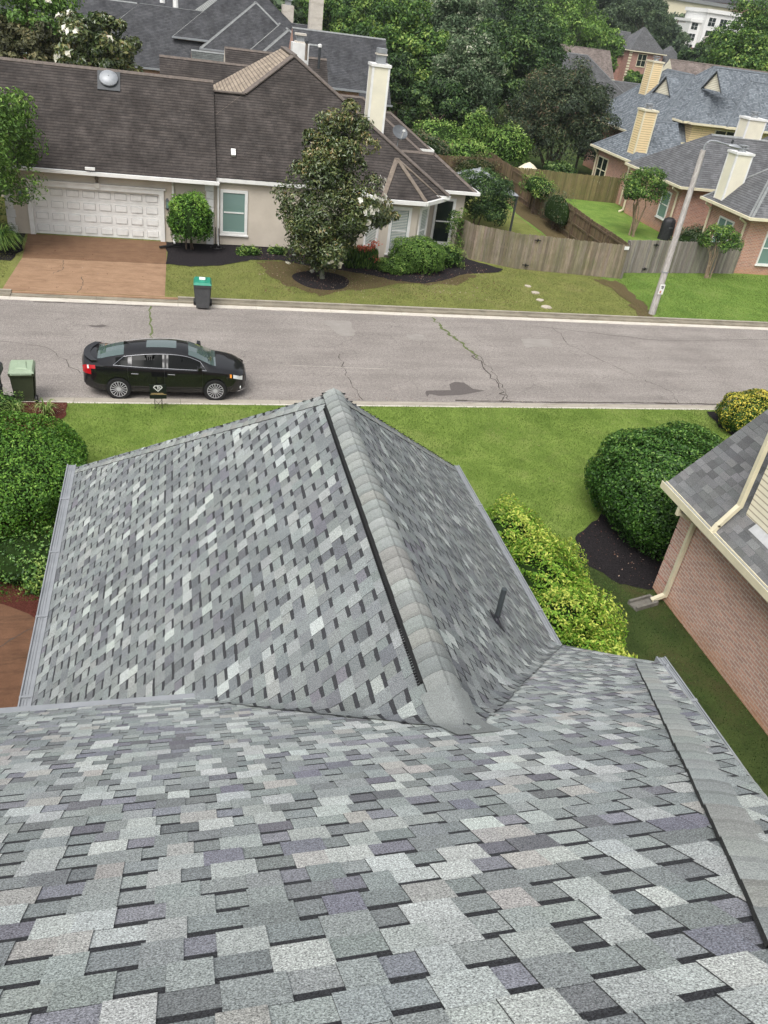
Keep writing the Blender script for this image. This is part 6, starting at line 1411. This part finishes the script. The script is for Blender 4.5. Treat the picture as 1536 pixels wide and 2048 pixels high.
# ---- trees behind the houses
T = [
 (-8.6, 62, 6.9, (4.4, 4, 2.4), 'lf_bright', 'white-flecked bright green tree at the top left above the garage ridge', 20),
 (-4.25, 56, 5.9, (2.3, 2.2, 2.4), 'lf_magnolia', 'olive-gold magnolia crown directly above the garage ridge', 10),
 (-8.6, 58.5, 5.4, (2.6, 2.2, 1.7), 'lf_olive', 'dull olive-brown tree at the left edge above the garage ridge', 0),
 (-13.5, 63, 5.5, (3.5, 3, 2.6), 'lf_tree', 'leafy tree at the far top left corner', 0),
 (-3.5, 112, 6.5, (5, 4, 4), 'lf_dark', 'dark tree above the left end of the slate grey house', 0),
 (18.8, 120, 6.0, (5, 4.5, 5), 'lf_tree', 'mid green tree right of the tall grey chimney', 0),
 (24.5, 112, 6.5, (5, 4.6, 5.4), 'lf_tree', 'broad green tree above the slate roof ridge end', 0),
 (22.7, 90, 5.6, (4.6, 4.4, 5.4), 'lf_tree', 'big tree with yellow-green upper leaves beside the slate roof end', 0),
 (20.2, 84, 3.4, (2.9, 3, 3.6), 'lf_dark', 'dark tree pressed against the gable end of the slate roof', 0),
 (32.1, 102, 7.8, (4.2, 4, 4.8), 'lf_pale', 'tall pale silvery-green tree in the middle of the woods', 0),
 (26.5, 80, 4.7, (3.7, 3.4, 4.4), 'lf_pale', 'silvery-leaved tree low in the woods above the bright bushes', 0),
 (34.5, 92, 5.2, (4.2, 4, 5.2), 'lf_dark', 'dark tree between the silvery tree and the dusky purple-green one', 0),
 (30.0, 88, 3.9, (3.4, 3, 3.9), 'lf_dark', 'shaded tree at the foot of the woods above the dark fence', 0),
 (23.4, 77, 2.6, (3.4, 3, 2.7), 'lf_dark', 'low dark tree behind the bright green bushes', 0),
 (45, 116, 8.2, (5, 4.6, 5.4), 'lf_dark', 'tall dark tree above the dusky purple-green tree', 0),
 (40.5, 98, 5.2, (4.0, 4, 5), 'lf_dark', 'dark tree just left of the far brown gable roof', 0),
 (52, 126, 6.4, (4.8, 4.5, 5.4), 'lf_tree', 'green tree at the left end of the far brown gable roof', 0),
 (69, 156, 9.0, (7.6, 7, 7.6), 'lf_bright', 'large bright green tree behind the far brown gable roof', 0),
 (77.5, 158, 6.3, (4.6, 4.6, 5.2), 'lf_bright', 'bright green tree between the brown gable roof and the tall brick house', 0),
 (95, 196, 11.6, (6, 6, 7.2), 'lf_far', 'hazy tree behind the left hip of the tall brick house', 0),
 (104, 192, 10.6, (6.2, 6, 7), 'lf_far', 'hazy tree behind the peak of the tall brick house', 0),
 (112, 214, 11.4, (7, 6, 8), 'lf_far', 'hazy tree left of the power pole', 0),
 (119, 206, 7.8, (5, 5, 4.6), 'lf_far', 'rounded hazy tree right of the power pole, below the white office', 0),
 (152, 236, 9.0, (4.5, 5, 4.5), 'lf_far', 'hazy tree in front of the right end of the white office', 0),
 (146, 262, 9.6, (5, 5, 4.5), 'lf_far', 'hazy tree touching the left side of the white office', 0),
 (79, 116, 9.6, (5.6, 5, 7.4), 'lf_tree', 'tall green tree at the right edge behind the yellow-sided house', 0),
 (69.5, 102, 7.2, (4.2, 4, 5.6), 'lf_tree', 'bushy tree rising just behind the blue-grey ridge at the right', 0),
 (66.5, 90, 6.0, (3.2, 3, 4.2), 'lf_tree', 'tree at the right edge hanging over the blue-grey roof', 0),
 (88, 142, 6.3, (3.6, 3.4, 3.8), 'lf_dark', 'dark small tree below the distant parking lot', 0),
 (67, 122, 3.6, (2.6, 2.4, 2.2), 'lf_tree', 'little tree by the entrance of the tall brick house', 0),
 (97, 152, 6.4, (4.5, 4, 4), 'lf_far', 'tree in front of the small far hipped roof', 0),
]
for i, (x, y, zc, rad, lf, lb, fl) in enumerate(T):
    big = rad[0]*rad[2] > 14
    tree('broadleaf_tree', lb, 'tree', x, y, zc, rad, lf, .30 if y < 90 else .40 if y < 140 else .55, 110 if big else 70, 150 if y < 130 else 110, 100+i, z0=gz(x, y), tr=.22, br=.24, flowers=fl, zb=max(gz(x, y)+1.5, zc-rad[2]*.7))
# the far woods that read as one mass
r = np.random.RandomState(77); PP = []; NN = []; TT = []
spots = []
rr_ = random.Random(12)
for k in range(175):
    a = R(rr_.uniform(-14, 47)); dist = rr_.uniform(150, 430) if a < R(30) else rr_.uniform(300, 460)
    x, y = dist*math.sin(a), dist*math.cos(a)
    if y < 128: continue
    if abs(x-97) < 16 and abs(y-174) < 14: continue
    if abs(x-65) < 14 and abs(y-148) < 10: continue
    if 30.2 < math.degrees(math.atan2(x, y)) < 36 and dist < 345: continue
    spots.append((x, y))
for k in range(36): spots.append((rr_.uniform(-45, 42), rr_.uniform(120, 150)))
for k, (x, y) in enumerate(spots):
    h = rr_.uniform(4.5, 7.5); rx = rr_.uniform(5, 8.5); P, Nn, bt, _ = blobcloud((x, y, gz(x, y)+h*.95), (rx, rx, h), 34, 60, .30, 300+k)
    PP.append(P); NN.append(Nn); TT.append(bt+rr_.uniform(-.12, .12))
P = np.vstack(PP); Nn = np.vstack(NN); bt = np.concatenate(TT); keep = P[:, 2] > 0
o = leafmesh('woods', P[keep], Nn[keep], .95, 'lf_far', tint=(np.random.RandomState(1).beta(2, 2.3, len(P))+bt)[keep], seed=9, fold=False, aspect=.7)
tag(o, 'hazy far-off woods that fill the background up to the skyline', 'woods', kind='stuff')

# ---- grass blades and mulch chips
def inpoly(x, y, poly):
    c = np.zeros(len(x), bool); j = len(poly)-1
    for i in range(len(poly)):
        xi, yi = poly[i]; xj, yj = poly[j]
        c ^= ((yi > y) != (yj > y)) & (x < (xj-xi)*(y-yi)/(yj-yi+1e-12)+xi); j = i
    return c
def scatter(name, label, n, box, z, mat, size, seed, polys=None, excl=(), up=1, aspect=.12, cat='grass', flatn=False, clump=0):
    r = np.random.RandomState(seed); x = r.uniform(box[0], box[2], n); y = r.uniform(box[1], box[3], n)
    k = np.ones(n, bool)
    if polys is not None: k &= np.any([inpoly(x, y, p) for p in polys], 0)
    for e in excl: k &= ~inpoly(x, y, e)
    x, y = x[k], y[k]; n = len(x); P = np.stack([x, y, np.full(n, z)], 1)
    if flatn: ax = unit(r.randn(n, 3)*np.array([1, 1, .25])); Nn = np.array([0, 0, 1.])+r.randn(n, 3)*.35
    else: ax = unit(np.array([0, 0, 1.])+r.randn(n, 3)*.55); Nn = r.randn(n, 3)*np.array([1, 1, .2]); P[:, 2] += size*.35
    tint = r.beta(2, 2.4, n)+.13*np.sin(x*1.3+2*np.sin(y*.7))+.10*np.sin(y*1.7+1.1*x)+.09*np.sin(3.1*x-2.3*y+np.sin(x*2))
    o = leafmesh(name, P, Nn, size, mat, seed=seed+1, axis=ax, aspect=aspect, tint=tint, fold=False)
    return tag(o, label, cat, kind='stuff')
redbed = [(-9, 21.93), (-3.15, 21.93), (-3.12, 21.1), (-3.5, 20.4), (-5, 19.6), (-9, 19)]
bedR = [(9.35, 13.7), (9.6, 14.6), (10.6, 15.4), (13, 17.6), (16, 17.6), (16, 12.6), (10.7, 12.45), (9.9, 12.75)]
bedK = [(17.95, 21.8), (17.7, 20.6), (17.9, 19.6), (22, 19.6), (22, 21.8)]
side = [(6.2, 4), (10.9, 4), (10.9, 12.6), (9.6, 13.6), (8.6, 14.2), (7.3, 13.2), (6.2, 12)]
ownh = [(-2.2, 4), (5.6, 4), (5.6, 13.2), (-2.2, 13.2)]
scatter('grass', 'short mown green grass of the near lawn', 170000, (-3.6, 13.1, 20, 21.94), .10, 'lf_grass', .06, 201, excl=(redbed, bedR, bedK, side, ownh), aspect=.16)
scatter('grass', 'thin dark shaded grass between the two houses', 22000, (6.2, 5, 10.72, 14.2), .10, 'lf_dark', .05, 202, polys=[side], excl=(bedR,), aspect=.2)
bedA = [(-.45, 38.8), (-.45, 35.42), (.5, 35.25), (1.84, 35.6), (3.3, 36.7), (4.6, 36.9), (5.6, 36.4), (7.4, 35.8), (8.6, 35.4), (9.7, 34.7), (11, 34.5), (12.2, 35.2), (13.3, 36.2), (15.5, 36.9), (15.9, 37.5), (14.5, 38.9)]
ringm = [(6.15+1.3*math.cos(a), 34.25+1.35*math.sin(a)) for a in [i*math.pi/16 for i in range(32)]]
drv = [(-6.5, 31), (-.45, 31), (-.45, 39), (-6.5, 39)]
bare = [(20.6, 36.7), (21.9, 36.5), (21.7, 34.2), (21.45, 32.0), (21.1, 31.35), (20.3, 31.4), (20.9, 33.6), (20.9, 35.4)]
litt = [(4.4, 35.8), (4.6, 33.7), (5.8, 32.6), (7.5, 33.4), (9.4, 34.4), (12.3, 34.9), (13.6, 36)]
scatter('grass', 'thin yellowing grass in front of the stucco house', 75000, (-12, 31.28, 21.2, 38), .10, 'lf_drygrass', .06, 203, excl=(bedA, ringm, drv), aspect=.2)
scatter('grass', 'bright green grass of the lawn right of the lamp post', 45000, (21.3, 31.28, 33, 39), .105, 'lf_grass', .06, 204, excl=(bare,), aspect=.2)
scatter('mulch_chips', 'red-brown bark chips beside the near kerb', 5000, (-9, 19, -3.1, 21.9), .125, 'chips', .05, 205, polys=[redbed], flatn=True, aspect=.35, cat='mulch')
scatter('fallen_leaves', 'small fallen leaves scattered on the black mulch by the brick house', 900, (9, 12.3, 16, 17.6), .125, 'chips', .05, 206, polys=[bedR], flatn=True, aspect=.5, cat='leaves')
scatter('fallen_leaves', 'brown leaf litter around the magnolia mulch ring', 2600, (3.4, 32.2, 15, 38), .125, 'chips', .07, 207, flatn=True, aspect=.5, cat='leaves', excl=(drv,))
scatter('fallen_leaves', 'few pale leaves and clover heads dotted over the near lawn', 260, (-3, 14, 20, 21.9), .15, 'chips', .035, 208, flatn=True, aspect=.7, cat='leaves', excl=(bedR, ownh))
scatter('fallen_leaves', 'dry leaves and grit lying along the gutters of the street', 700, (-8, 22.0, 26, 22.75), .02, 'chips', .04, 209, flatn=True, aspect=.5, cat='leaves')
scatter('fallen_leaves', 'pale petals and leaves dropped on the orange driveway', 60, (-6, 31.5, -.6, 38.5), .125, 'chips', .06, 210, flatn=True, aspect=.6, cat='leaves')
# ---------------------------------------------------------------- air
hz = NT('haze'); hz.t.nodes.remove(hz.b); pv = hz.n('VolumePrincipled'); pv.inputs['Color'].default_value = (.86, .90, .95, 1); pv.inputs['Density'].default_value = .0002
pv.inputs['Anisotropy'].default_value = .2
hz.l(pv.outputs[0], hz.t.nodes['Material Output'].inputs['Volume'])
hb = MB().mat(hz.m).box((-420, -410, -1.5), (560, 560, 42)).build('haze'); hb['kind'] = 'stuff'; hb['label'] = 'thin pale haze that softens the far trees and houses'; hb['category'] = 'haze'
sc.cycles.volume_bounces = 0
